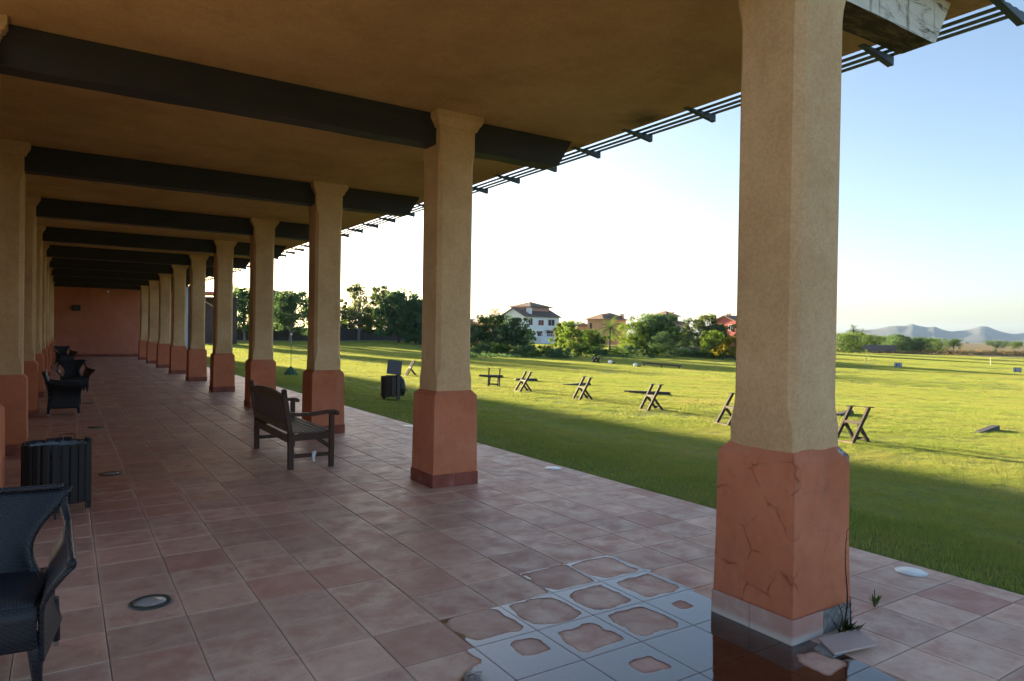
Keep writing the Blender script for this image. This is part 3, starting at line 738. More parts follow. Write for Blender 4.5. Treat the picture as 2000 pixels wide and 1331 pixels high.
ring = lambda r, z, am: [(r*(1+am*math.sin(i*5.1))*math.cos(2*math.pi*i/n_), r*(1+am*math.sin(i*3.7))*math.sin(2*math.pi*i/n_), z+am*.35*math.sin(i*2.3)) for i in range(n_)]
rr = [ring(.19, .16, 0), ring(.214, .45, .01), ring(.216, .57, .02), ring(.219, .598, .02), ring(.208, .585, .03), ring(.2, .45, .02), ring(.17, .17, 0)]
vs_ = [p for q in rr for p in q]; mb.add(vs_, [(i*n_+j, i*n_+(j+1) % n_, (i+1)*n_+(j+1) % n_, (i+1)*n_+j) for i in range(len(rr)-1) for j in range(n_)]+[tuple((len(rr)-1)*n_+j for j in range(n_))]); mb.build('liner', liner_m, t, smooth=True)
mb = MB(); mb.tube([(.02, .21, .56), (.02, .21, .648), (.06, .20, .655), (.11, .185, .655), (.13, .18, .648), (.13, .18, .56)], .004, 6); mb.build('wire_handle', darkmetal_m, t)

# ------------------------------------------------------------------ wicker armchairs (local: front = -y)
def make_chair():
    t = thing('wicker_armchair', 'x', 'armchair'); 
    def bx(z, s): return s
    # back: splayed, leaning panel with waisted edges
    rows = []
    for i in range(13):
        v = i/12; z = .39+.43*v; hw = .215-.07*math.sin(math.pi*min(1, v*1.25))+.085*v*v+.03*max(0, v-.75)*4
        y0 = .20+.10*v+.02*v*v
        rows.append([(u*hw, y0-.05*abs(u)**2.2, z+.015*(abs(u)**3)*(v**3)) for u in np.linspace(-1, 1, 11)])
    mb = MB(); mb.slab(rows, .022); mb.build('backrest', wicker_m, t, smooth=True)
    for s in (-1, 1):
        # arm: panel from the front corner to the rear, rolled outwards at the top
        P = []
        for i in range(13):
            u = i/12; y = -.285+.53*u; row = []
            top = .585+.035*u+.10*max(0, u-.55)**1.5
            for j in range(11):
                v = j/10; z = .13+(top-.13)*v
                x = .255+.035*(1-v)**2*.6+(.03*v+.42*max(0, v-.5)**1.7)*(1-.62*u)-.035*u*math.sin(math.pi*v)
                yy = y+.05*(u-.5)*0+(-.06*(v**2) if i == 0 else -.06*(v**2)*(1-u))+(.06*math.sin(v*3.14))*(u**3)*-1
                row.append((s*x, yy, z))
            P.append(row)
        mb = MB(); mb.slab(P if s > 0 else P[::-1], .022); mb.build('arm', wicker_m, t, smooth=True)
        rim = [tuple(P[i][10]) for i in range(0, 13)]
        rim += [(s*.292, .268, .735), (s*.285, .29, .785), (s*.275, .30, .81)]
        mb = MB(); mb.tube(rim, .02, 8); mb.build('arm_rim', wicker_m, t, smooth=True)
    mb = MB(); mb.tube([(u*.285, .318-.05*abs(u)**2.2, .822+.015*abs(u)**3) for u in np.linspace(-1, 1, 11)], .016, 8); mb.build('top_rim', wicker_m, t, smooth=True)
    mb = MB(); mb.slab([[(x, y, .392-.012*math.cos(x*4)*math.cos((y)*4)+(-.02 if y < -.28 else 0)) for y in np.linspace(-.295, .225, 8)] for x in np.linspace(-.258, .258, 8)], .035); mb.build('seat', wicker_m, t, smooth=True)
    mb = MB(); mb.slab([[(x, -.285-.012*math.cos(x*5), z) for z in np.linspace(.20, .40, 4)] for x in np.linspace(-.27, .27, 9)], .02); mb.build('front_apron', wicker_m, t, smooth=True)
    mb = MB(); mb.slab([[(x, .215+.01*math.cos(x*5), z) for z in np.linspace(.15, .42, 4)] for x in np.linspace(-.265, .265, 7)], .02); mb.build('rear_apron', wicker_m, t, smooth=True)
    for sx_ in (-1, 1):
        for sy_, y in ((-1, -.255), (1, .20)):
            mb = MB(); mb.tube([(sx_*.252, y, .26), (sx_*.262, y+sy_*.006, .15), (sx_*.272, y+sy_*.022, .03)], [.036, .030, .019], 8); lg = mb.build('leg', wicker_m, t, smooth=True)
            mb = MB(); mb.tube([(sx_*.272, y+sy_*.022, .03), (sx_*.273, y+sy_*.024, 0)], [.014, .012], 8); mb.build('foot', metal_m, lg)
    return t
ch = make_chair(); G_ = 'dark wicker armchairs'
for i, (x, y, a_, lab) in enumerate(((-.305, 3.95, -8, 'dark blue wicker armchair cut off at the lower left corner, facing the camera'),
                                     (-.03, 15.15, 90, 'dark wicker armchair seen from its side beside the left columns, facing the lawn'),
                                     (.19, 20.0, 8, 'dark wicker armchair facing the camera behind the side-on armchair'),
                                     (.0, 35.0, 20, 'farthest dark wicker armchair near the end wall'))):
    c = ch if i == 0 else copy_tree(ch); c.location = (x, y, .0006); c.rotation_euler = (0, 0, R_(a_)); c.scale = (.94, .94, .95); tag(c, lab, 'armchair', G_)

# tall narrow panel beyond the sixth column
t = thing('tall_panel', 'tall narrow white panel with blue edge between far columns', 'panel', (4.44, 33, 0))
mb = MB(); mb.cbox((-.055, -.03, 0), (.075, .03, 3.45), .004); mb.build('board', plain('panel_white', (.62, .66, .68)), t)
mb = MB(); mb.cbox((.076, -.04, 0), (.16, .04, 3.45), .004); mb.build('blue_edge', plain('panel_blue', (.03, .12, .30)), t)

# ================================================================== LAWN
def axis_pts(dense_lo, dense_hi, step, far):
    a = list(np.arange(dense_lo, dense_hi+1e-6, step)); s = step; v = dense_hi
    while v < far: s *= 1.16; v += s; a.append(v)
    s = step; v = dense_lo; b = []
    while v > -far: s *= 1.16; v -= s; b.append(v)
    return np.array(sorted(b)+a)
ax, ay = axis_pts(5.0, 40, .7, 4700), axis_pts(-4, 70, .9, 4700)
X, Y = np.meshgrid(ax, ay, indexing='ij'); Z = gz_arr(X, Y); nx, ny = X.shape
ii, jj = np.meshgrid(np.arange(nx-1), np.arange(ny-1), indexing='ij'); q = (ii*ny+jj).ravel()
me = bpy.data.meshes.new('ground'); me.from_pydata(np.stack([X.ravel(), Y.ravel(), Z.ravel()], 1).tolist(), [], np.stack([q, q+ny, q+ny+1, q+1], 1).tolist())
me.polygons.foreach_set('use_smooth', [True]*len(me.polygons))
k = NT('lawn_ground'); P = k.pos(); n1 = k.noise(P, .35, 5, .65); n2 = k.noise(P, 3.0, 5, .7); n3 = k.noise(P, 40, 4, .7); nl = k.noise(P, .012, 4, .6)
c = k.ramp(n1, [(.3, (.12, .18, .045)), (.5, (.17, .215, .055)), (.72, (.23, .23, .08))])
c = k.mix(k.rng(n2, .5, .75, 0, .5), c, (.22, .18, .08)); c = k.mix(k.rng(n3, .35, .65, 0, .4), c, (.08, .11, .025))
# dry scrubland beyond the fairway
ds = k.new('ShaderNodeVectorMath'); ds.operation = 'LENGTH'; k.link(P, ds.inputs[0])
dry = k.ramp(k.math('ADD', k.math('MULTIPLY', n1, .5), k.math('MULTIPLY', nl, .5)), [(.35, (.10, .095, .045)), (.5, (.17, .14, .075)), (.65, (.23, .185, .11))])
c = k.mix(k.rng(k.math('ADD', ds.outputs['Value'], k.math('MULTIPLY', n1, 25)), 190, 235), c, dry)
k.col(c); k.rough(.95); k.p.inputs['Specular IOR Level'].default_value = .05; k.bump(k.math('ADD', n2, n3), .6, .05)
me.materials.append(k.m); o = obj('ground', me); tag(o, kind='structure')

# grass blades: translucent, low sun shines through them
k = NT('grass_blade'); P = k.pos(); oi = k.new('ShaderNodeObjectInfo'); g_ = k.new('ShaderNodeNewGeometry')
n1 = k.noise(P, .45, 4, .65); n2 = k.noise(P, 2.6, 5, .7)
nb = k.noise(P, .11, 4, .6); v_ = k.math('ADD', k.math('MULTIPLY', n1, .35), k.math('ADD', k.math('MULTIPLY', n2, .35), k.math('MULTIPLY', nb, .3)))
c = k.ramp(v_, [(.32, (.165, .28, .066)), (.45, (.24, .33, .078)), (.55, (.305, .345, .095)), (.63, (.36, .33, .13)), (.72, (.40, .30, .16))])
c = k.mix(k.rng(g_.outputs['Random Per Island'], 0, 1, 0, .45), c, (.20, .20, .045))
k.n.remove(k.p); d = k.new('ShaderNodeBsdfDiffuse'); t = k.new('ShaderNodeBsdfTranslucent'); k.link(c, d.inputs[0]); k.link(k.mix(.3, c, (.42, .40, .09)), t.inputs[0])
mx = k.new('ShaderNodeMixShader'); mx.inputs[0].default_value = .36; k.link(d.outputs[0], mx.inputs[1]); k.link(t.outputs[0], mx.inputs[2]); k.link(mx.outputs[0], k.out.inputs[0])
blade_m = k.m
nr = np.random.default_rng(7)
def blades(x, y, z, hgt, wid, lean=.5):
    n = len(x); a = nr.uniform(0, 2*np.pi, n); b = nr.uniform(0, 2*np.pi, n); H = hgt*nr.uniform(.5, 1.25, n); L = H*nr.uniform(.1, 1.0, n)*lean; w = wid*nr.uniform(.6, 1.3, n)/2
    cx, cyv = np.cos(a)*w, np.sin(a)*w; lx, ly = np.cos(b)*L, np.sin(b)*L
    V = np.empty((n, 5, 3))
    V[:, 0] = np.stack([x-cx, y-cyv, z], 1); V[:, 1] = np.stack([x+cx, y+cyv, z], 1)
    V[:, 2] = np.stack([x+cx*.7+lx*.4, y+cyv*.7+ly*.4, z+H*.6], 1); V[:, 3] = np.stack([x-cx*.7+lx*.4, y-cyv*.7+ly*.4, z+H*.6], 1)
    V[:, 4] = np.stack([x+lx, y+ly, z+H], 1)
    return V.reshape(-1, 3)
def blade_mesh(name, V):
    n = len(V)//5; me = bpy.data.meshes.new(name); me.vertices.add(len(V)); me.vertices.foreach_set('co', V.ravel())
    base = np.arange(n)*5
    loops = np.stack([base, base+1, base+2, base+3, base+3, base+2, base+4], 1).ravel()
    me.loops.add(len(loops)); me.loops.foreach_set('vertex_index', loops)
    me.polygons.add(2*n); st = np.stack([np.arange(n)*7, np.arange(n)*7+4], 1).ravel(); me.polygons.foreach_set('loop_start', st)
    me.update(calc_edges=True); me.materials.append(blade_m); return me
def patch(name, rad, n, hgt, wid, bump=.01, bs=2.2):
    r = rad*np.sqrt(nr.uniform(0, 1, n))*nr.uniform(.75, 1.0, n)**.5; a = nr.uniform(0, 2*np.pi, n); x, y = r*np.cos(a), r*np.sin(a)
    cl = .75+.5*np.array([mnoise.noise(Vector((p*5, q*5, 3.3))) for p, q in zip(x, y)])
    zb = -.012-bump*.3+bump*np.array([mnoise.noise(Vector((p*bs, q*bs, 7.7+rad))) for p, q in zip(x, y)])
    return bpy.data.objects.new(name, blade_mesh(name, blades(x, y, zb, hgt*cl, wid)))
protos = [[patch('grass_tuft_a%d' % i, .62, 5200, .040, .0042, .016, 3.0) for i in range(3)], [patch('grass_tuft_b%d' % i, 1.25, 6200, .05, .0085, .022, 1.8) for i in range(3)], [patch('grass_tuft_c%d' % i, 3.2, 9000, .07, .02, .05, .9) for i in range(2)]]
pts, rots, lods, scl = [], [], [], []
def seed_zone(x0, x1, y0, y1, step, lod, rmin, rmax, margin):
    for x in np.arange(x0, x1, step):
        for y in np.arange(y0, y1, step):
            px_, py_ = x+nr.uniform(-.35, .35)*step, y+nr.uniform(-.35, .35)*step
            if px_ < XLAWN+margin: continue
            q_ = proj((px_, py_, -.3))
            if q_ is None or not (-450 < q_[0] < 2500): continue
            if not (rmin <= q_[2] < rmax): continue
            pts.append((px_, py_)); lods.append(lod*10+int(nr.integers(0, len(protos[lod])))); scl.append(nr.uniform(.85, 1.15))
seed_zone(5.0, 22, -1, 30, .62, 0, 1.5, 15, .66)
seed_zone(5.0, 60, 0, 60, 1.25, 1, 14.5, 42, 1.3)
seed_zone(6.0, 190, 0, 190, 3.4, 2, 40.5, 175, 3.4)
pts = np.array(pts); pz = gz_arr(pts[:, 0], pts[:, 1])
e_ = .4; gx = (gz_arr(pts[:, 0]+e_, pts[:, 1])-gz_arr(pts[:, 0]-e_, pts[:, 1]))/(2*e_); gy = (gz_arr(pts[:, 0], pts[:, 1]+e_)-gz_arr(pts[:, 0], pts[:, 1]-e_))/(2*e_)
for a_, b_ in zip(gx, gy):
    qn = Vector((0, 0, 1)).rotation_difference(Vector((-a_, -b_, 1)).normalized()).to_matrix()@Matrix.Rotation(nr.uniform(0, 6.28), 3, 'Z')
    rots.append(tuple(qn.to_euler()))
me = bpy.data.meshes.new('grass'); me.from_pydata(np.column_stack([pts, pz]).tolist(), [], [])
A = me.attributes.new('rot', 'FLOAT_VECTOR', 'POINT'); A.data.foreach_set('vector', np.array(rots).ravel())
A = me.attributes.new('lod', 'INT', 'POINT'); A.data.foreach_set('value', lods)
A = me.attributes.new('scl', 'FLOAT', 'POINT'); A.data.foreach_set('value', scl)
grass = obj('grass', me); tag(grass, 'short mown grass covering the driving range', 'grass', kind='stuff')
ng = bpy.data.node_groups.new('grass_scatter', 'GeometryNodeTree')
ng.interface.new_socket('Geometry', in_out='INPUT', socket_type='NodeSocketGeometry'); ng.interface.new_socket('Geometry', in_out='OUTPUT', socket_type='NodeSocketGeometry')
N = ng.nodes; Lk = ng.links; gi = N.new('NodeGroupInput'); go = N.new('NodeGroupOutput'); jn = N.new('GeometryNodeJoinGeometry')
def named(nm, ty):
    n = N.new('GeometryNodeInputNamedAttribute'); n.data_type = ty; n.inputs[0].default_value = nm; return n.outputs[0]
for L_, ps in enumerate(protos):
    for i, pr in enumerate(ps):
        cmp = N.new('FunctionNodeCompare'); cmp.data_type = 'INT'; cmp.operation = 'EQUAL'
        ins = [s for s in cmp.inputs if s.type == 'INT']; Lk.new(named('lod', 'INT'), ins[0]); ins[1].default_value = L_*10+i
        io = N.new('GeometryNodeInstanceOnPoints'); Lk.new(gi.outputs[0], io.inputs['Points']); Lk.new(cmp.outputs[0], io.inputs['Selection'])
        oi = N.new('GeometryNodeObjectInfo'); oi.inputs[0].default_value = pr; Lk.new(oi.outputs['Geometry'], io.inputs['Instance'])
        Lk.new(named('rot', 'FLOAT_VECTOR'), io.inputs['Rotation']); Lk.new(named('scl', 'FLOAT'), io.inputs['Scale']); Lk.new(io.outputs[0], jn.inputs[0])
Lk.new(jn.outputs[0], go.inputs[0])
md = grass.modifiers.new('scatter', 'NODES'); md.node_group = ng
# verge along the paving: own blades so none lie on the tiles
n_ = 60000; yy = 1.0+30*nr.uniform(0, 1, n_)**1.9; xx = XLAWN+.012+nr.uniform(0, 1, n_)**.9*1.35
V = blades(xx, yy, gz_arr(xx, yy)-.004, .045+.02*np.exp(-(xx-XLAWN)/.12), .0052, .8)
V[:, 0] = np.maximum(V[:, 0], XLAWN-.045)
o = obj('grass_verge', blade_mesh('grass_verge', V)); tag(o, 'strip of grass along the edge of the paving', 'grass', kind='stuff')

# ------------------------------------------------------------------ golf bag racks
def make_rack():
    t = thing('bag_rack', 'x', 'rack')            # local: width along +x, leans towards +y (top)
    W_ = .20
    for s in (-1, 1):
        x = s*W_
        mb = MB(); mb.bar((x, -.22, .0), (x, .165, .655), .05, .062, up=(0, 1, 0)); mb.build('long_leg', rack_m, t)
        mb = MB(); mb.bar((x-s*.052, -.03, .36), (x-s*.052, .235, .0), .045, .055, up=(0, 1, 0)); mb.build('short_leg', rack_m, t)
        mb = MB(); mb.cbox((x-.06, .10, .653), (x+.06, .225, .672), .004); mb.build('cap', rack_m, t)
    mb = MB(); mb.bar((-W_, -.005, .37), (W_, -.005, .37), .05, .055); mb.build('cross_bar', rack_m, t)
    mb = MB(); mb.bar((-W_+.03, .205, .075), (W_-.03, .205, .075), .035, .05); mb.build('lower_bar', rack_m, t)
    mb = MB(); mb.cbox((-W_-.05, -.27, .0), (W_+.05, -.17, .03), .005); mb.build('foot_board', plain('foot_board', (.16, .10, .075)), t)
    mb = MB(); mb.tube([(-W_+.05, .165, .668), (0, .158, .66), (W_-.05, .165, .668)], .005, 5); mb.build('strap', darkmetal_m, t)
    return t
rk = make_rack(); G_ = 'wooden bag racks on the driving range'
RK = [((1665, 863), -98, 'nearest dark wooden bag rack, right of the nearest column'), ((1427, 829), -102, 'dark wooden bag rack mostly hidden behind the nearest column'), ((1272, 801), -104, 'dark wooden bag rack left of the nearest column, long rail beside it'),
      ((1138, 780.5), -104, 'dark wooden bag rack midway between the two nearest columns'), ((1022, 765), -104, 'dark wooden bag rack second to the right of the second column'), ((964, 755), -28, 'dark wooden bag rack just right of the second column, standing square on'), ((802, 734), -104, 'small dark bag rack beside the bin, left of the second column')]
for i, (q_, a_, lab) in enumerate(RK):
    c = rk if i == 0 else copy_tree(rk); p = on_ground(*q_); c.location = p+Vector((0, 0, -.012)); c.rotation_euler = (R_((i*37 % 7-3)*.9), R_((i*53 % 7-3)*.8), R_(a_+(i*29 % 9-4))); tag(c, lab, 'rack', G_)

# ------------------------------------------------------------------ ground rails
def rail(pa, pb, lab, hgt=.13):
    a = on_ground(*pa); b = on_ground(*pb); c = (a+b)/2; d = b-a; L = math.hypot(d.x, d.y); mb = MB(); w_ = .075
    prof = [(-L/2, 0), (L/2, 0), (L/2-.07, hgt), (-L/2+.07, hgt)]
    mb.add([(x, -w_, z) for x, z in prof]+[(x, w_*.9, z) for x, z in prof], [(0, 1, 2, 3), (7, 6, 5, 4), (1, 5, 6, 2), (2, 6, 7, 3), (3, 7, 4, 0), (0, 4, 5, 1)])
    t = thing('ground_rail', lab, 'rail', (c.x, c.y, min(a.z, b.z)-.01), math.atan2(d.y, d.x), 'dark wooden rails lying on the range')
    mb.build('beam', rail_m, t)
rail((1902, 848), (1946, 840), 'dark wooden rail lying alone on the grass at the right'); rail((1634, 814), (1662, 809), 'dark wooden rail lying behind the nearest bag rack')
rail((1216, 767), (1312, 773), 'long dark wooden rail behind the rack left of the nearest column'); rail((1100, 753), (1152, 753), 'dark wooden rail behind the rack midway between two nearest columns')
rail((1004, 744), (1051, 745), 'dark wooden rail behind the second rack right of the second column'); rail((934, 736), (984, 738), 'dark wooden rail behind the square-on rack by the second column')

# ------------------------------------------------------------------ bin on the lawn
p = on_ground(764, 781); t = thing('lawn_bin', 'brown slatted bin with raised lid standing on the lawn', 'bin', p, R_(20))
plk = MB(); plk.cbox((-.009, -.056, .085), (.009, .056, .585), .003); pm_ = plk.mesh('plank', stave_o)
plk = MB(); plk.cbox((-.011, -.05, .0), (.011, .05, .585), .003); pml = plk.mesh('plank', stave_o)
for i in range(12):
    a_ = 2*math.pi*i/12; obj('plank', pml if i % 3 == 0 else pm_, t, (.245*math.cos(a_), .245*math.sin(a_), 0), (0, 0, a_))
mb = MB(); mb.lathe([(.18, .1), (.222, .3), (.226, .57), (.20, .575), (.17, .2)], 20); mb.build('liner', bag_m, t, smooth=True)
mb = MB(); mb.lathe([(.02, .09), (.09, .11), (.125, .22), (.12, .36), (.08, .50), (.03, .56)], 12, (.17, -.16, 0)); mb.build('bag', bag_m, t, smooth=True)
mb = MB(); mb.box((0, 0, 0), (.36, .022, .42)); o = mb.build('lid', plain('bin_lid', (.11, .10, .10), .5), t); o.location = (.17, .08, .79); o.rotation_euler = (R_(-38), R_(8), R_(-40))
mb = MB(); mb.box((0, 0, 0), (.05, .34, .03)); o = mb.build('hinge_bar', darkmetal_m, t); o.location = (.06, .0, .592); o.rotation_euler = (0, 0, R_(45))

# ------------------------------------------------------------------ pole with weighted skirt base
p = on_ground(568, 733); t = thing('range_pole', 'thin pole with white ball top and green skirted base on the lawn', 'pole', p)
dp = proj(p)[2]; Hh_ = (733-652)/FPX*dp
mb = MB(); mb.tube([(0, 0, .2), (0, 0, Hh_-.08)], .012, 8); mb.build('pole', darkmetal_m, t)
mb = MB(); mb.tube([(0, 0, Hh_-.42), (0, 0, Hh_-.05)], .02, 8); mb.build('sleeve', plain('grey_sleeve', (.25, .28, .27)), t)
mb = MB(); mb.lathe([(.01, Hh_-.07), (.04, Hh_-.05), (.046, Hh_-.02), (.03, Hh_+.012), (.008, Hh_+.02)], 12); mb.build('ball', white_lens, t, smooth=True)
mb = MB(); n_ = 28; rr = [[(r*(1+.12*math.sin(i*4.1)*(r > .1))*math.cos(2*math.pi*i/n_), r*(1+.12*math.sin(i*4.1)*(r > .1))*math.sin(2*math.pi*i/n_), z) for i in range(n_)] for r, z in ((.02, .34), (.06, .30), (.14, .2), (.22, .09), (.27, 0))]
mb.add([q_ for r in rr for q_ in r], [(i*n_+(j+1) % n_, i*n_+j, (i+1)*n_+j, (i+1)*n_+(j+1) % n_) for i in range(4) for j in range(n_)]); mb.build('skirt', plain('green_skirt', (.05, .12, .06)), t)

# ------------------------------------------------------------------ range signs, flag, marker poles, range lights
def face_cam(p): return math.atan2(-p.x, p.y) if False else math.atan2(p.x, -p.y)*0 + math.atan2(CAM.y-p.y, CAM.x-p.x)+math.pi/2
blue_m = plain('sign_blue', (.012, .075, .23), .45); wht_m = plain('sign_white', (.7, .72, .74), .5)
def dist_sign(q_, wpx, hpx, txt, lab):
    p = on_ground(*q_); d = proj(p)[2]; w_, h_ = wpx/FPX*d, hpx/FPX*d
    t = thing('distance_sign', lab, 'sign', p, face_cam(p))
    mb = MB(); mb.cbox((-w_/2, -.02, h_*.22), (w_/2, .02, h_*1.18), .005); mb.build('board', blue_m, t)
    for s in (-1, 1):
        mb = MB(); mb.box((s*w_*.36, .03, h_*.4), (.05, .04, h_*.8)); mb.build('post', darkmetal_m, t)
    cu = bpy.data.curves.new('number', 'FONT'); cu.body = txt; cu.size = h_*.95; cu.align_x = 'CENTER'; cu.align_y = 'CENTER'; cu.extrude = .006; cu.materials.append(wht_m)
    tmp = bpy.data.objects.new('number_text', cu); col.objects.link(tmp); bpy.context.view_layer.update()
    me = bpy.data.meshes.new_from_object(tmp.evaluated_get(bpy.context.evaluated_depsgraph_get())); bpy.data.objects.remove(tmp)
    o = bpy.data.objects.new('number', me); col.objects.link(o); o.parent = t; o.location = (0, -.028, h_*.70); o.rotation_euler = (R_(90), 0, 0)
dist_sign((1754, 720), 13, 9, '125', 'blue distance sign with white number on the range, nearer the nearest column'); dist_sign((1987, 729), 13, 9, '150', 'blue distance sign with white number at the right edge')
p = on_ground(1934.5, 713); d = proj(p)[2]; t = thing('golf_flag', 'small yellow flag on a thin stick far out on the range', 'flag', p); s_ = d/FPX
mb = MB(); mb.tube([(0, 0, 0), (0, 0, 14*s_)], .03, 6); mb.build('stick', wht_m, t)
mb = MB(); mb.slab([[(-.02-2.4*s_*i/4, .05*math.sin(i*1.5), 13.6*s_-6.5*s_*(1-.12*i) if j else 13.6*s_-.4*s_*i) for j in (0, 1)] for i in range(5)], .015); mb.build('cloth', plain('yellow_cloth', (.75, .62, .18)), t)
p = on_ground(1692, 716); d = proj(p)[2]; t = thing('marker_pole', 'pale thin marker pole standing on the range', 'pole', p)
mb = MB(); mb.tube([(0, 0, 0), (0, 0, 20*d/FPX)], .035, 6); mb.build('pole', plain('pale_pole', (.5, .45, .3)), t)
mb = MB(); mb.tube([(0, 0, 19.4*d/FPX), (0, 0, 20.8*d/FPX)], .055, 6); mb.build('cap', wht_m, t)
for q_, lab in (((1192, 712), 'white round range target tilted towards the sky, left one'), ((1241, 717.5), 'white round range target tilted towards the sky, right one')):
    p = on_ground(*q_); d = proj(p)[2]; s_ = d/FPX; t = thing('range_target', lab, 'target', p, face_cam(p), 'white round targets on the range')
    mb = MB(); mb.lathe([(.2*s_, -.2*s_), (3.6*s_, -.3*s_), (3.9*s_, .1*s_), (3.6*s_, .4*s_), (.2*s_, .7*s_)], 18); o = mb.build('disc', plain('target_white', (.78, .80, .84), .4), t, smooth=True); o.location = (0, 0, 4.6*s_); o.rotation_euler = (R_(62), R_(-38), 0)
    for s in (-1, 1):
        mb = MB(); mb.bar((s*2*s_, .1, 0), (s*.8*s_, .25, 5*s_), .06, .06); mb.build('strut', rack_m, t)
    mb = MB(); mb.bar((3*s_, .3, 2*s_), (9*s_, .6, 1.6*s_), .12, .10); mb.build('rail', rack_m, t)
p = on_ground(1163, 709); d = proj(p)[2]; s_ = d/FPX; t = thing('crossed_stand', 'dark crossed timber stand left of the white targets', 'stand', p, face_cam(p))
for a, b in ((-7, 2), (-2, -6), (4, 8), (7, 1)):
    mb = MB(); mb.bar((a*s_, 0, 0), (b*s_, .2, 11*s_), .12, .12); mb.build('strut', rack_m, t)
mb = MB(); mb.bar((-6*s_, 0, 2*s_), (7*s_, .1, 2*s_), .1, .1); mb.build('cross_bar', rack_m, t)
a, b = on_ground(1255, 716), on_ground(1330, 722); t = thing('low_barrier', 'long low dark timber barrier beside the white targets', 'barrier', a)
d_ = b-a; mb = MB(); mb.bar((0, 0, .32), (d_.x, d_.y, d_.z+.30), .12, .14); mb.build('rail', rack_m, t)
for f_ in (.05, .5, .95):
    mb = MB(); mb.bar((d_.x*f_, d_.y*f_, d_.z*f_-.05), (d_.x*f_, d_.y*f_, d_.z*f_+.36), .1, .1, up=(1, 0, 0)); mb.build('post', rack_m, t)

# ================================================================== TREES
bark_m = plain('bark', (.085, .07, .058), .9, 0, .35, 4)
pale_bark = plain('pale_bark', (.20, .18, .16), .9, 0, .3, 4)
L_dark = leafmat('leaf_dark', (.060, .112, .060), (.088, .152, .075), (.125, .19, .085), .48)
L_mid = leafmat('leaf_mid', (.045, .088, .024), (.075, .13, .034), (.11, .17, .046), .42)
L_light = leafmat('leaf_light', (.085, .14, .026), (.13, .20, .038), (.18, .25, .055), .48)
L_olive = leafmat('leaf_olive', (.075, .10, .045), (.11, .14, .06), (.17, .18, .08), .52)
L_yellow = leafmat('leaf_yellow', (.20, .17, .02), (.34, .27, .03), (.45, .36, .05), .45)
L_dry = leafmat('leaf_dry', (.11, .085, .045), (.17, .13, .07), (.24, .18, .10), .3)
def leaf_cloud(cents, per, lsize, seed, hang=0.0):
    """cents: rows of (x,y,z,rx,ry,rz); each clump gets leaves spread through its volume"""
    g = np.random.default_rng(seed); C_ = np.array(cents); n = len(C_)*per
    idx_ = np.repeat(np.arange(len(C_)), per); u = g.normal(size=(n, 3)); u /= np.linalg.norm(u, axis=1)[:, None]; r = g.uniform(.25, 1.0, n)**.55
    P_ = C_[idx_, :3]+u*r[:, None]*C_[idx_, 3:]
    a = g.normal(size=(n, 3)); a /= np.linalg.norm(a, axis=1)[:, None]
    if hang: a = a*(1-hang)+np.array([0, 0, -1])*hang; a /= np.linalg.norm(a, axis=1)[:, None]
    b = np.cross(a, g.normal(size=(n, 3))); b /= np.linalg.norm(b, axis=1)[:, None]
    s = lsize*g.uniform(.55, 1.4, n)[:, None]; L = a*s*(1+1.6*hang); w_ = b*s*.62
    V = np.empty((n, 4, 3)); V[:, 0] = P_-L*.5; V[:, 1] = P_+w_*.5; V[:, 2] = P_+L*.5; V[:, 3] = P_-w_*.5
    return V.reshape(-1, 3)
def quads_mesh(name, V, mat):
    n = len(V)//4; me = bpy.data.meshes.new(name); me.vertices.add(len(V)); me.vertices.foreach_set('co', V.ravel())
    me.loops.add(4*n); me.loops.foreach_set('vertex_index', np.arange(4*n)); me.polygons.add(n); me.polygons.foreach_set('loop_start', np.arange(n)*4)
    me.update(calc_edges=True); me.materials.append(mat); return me
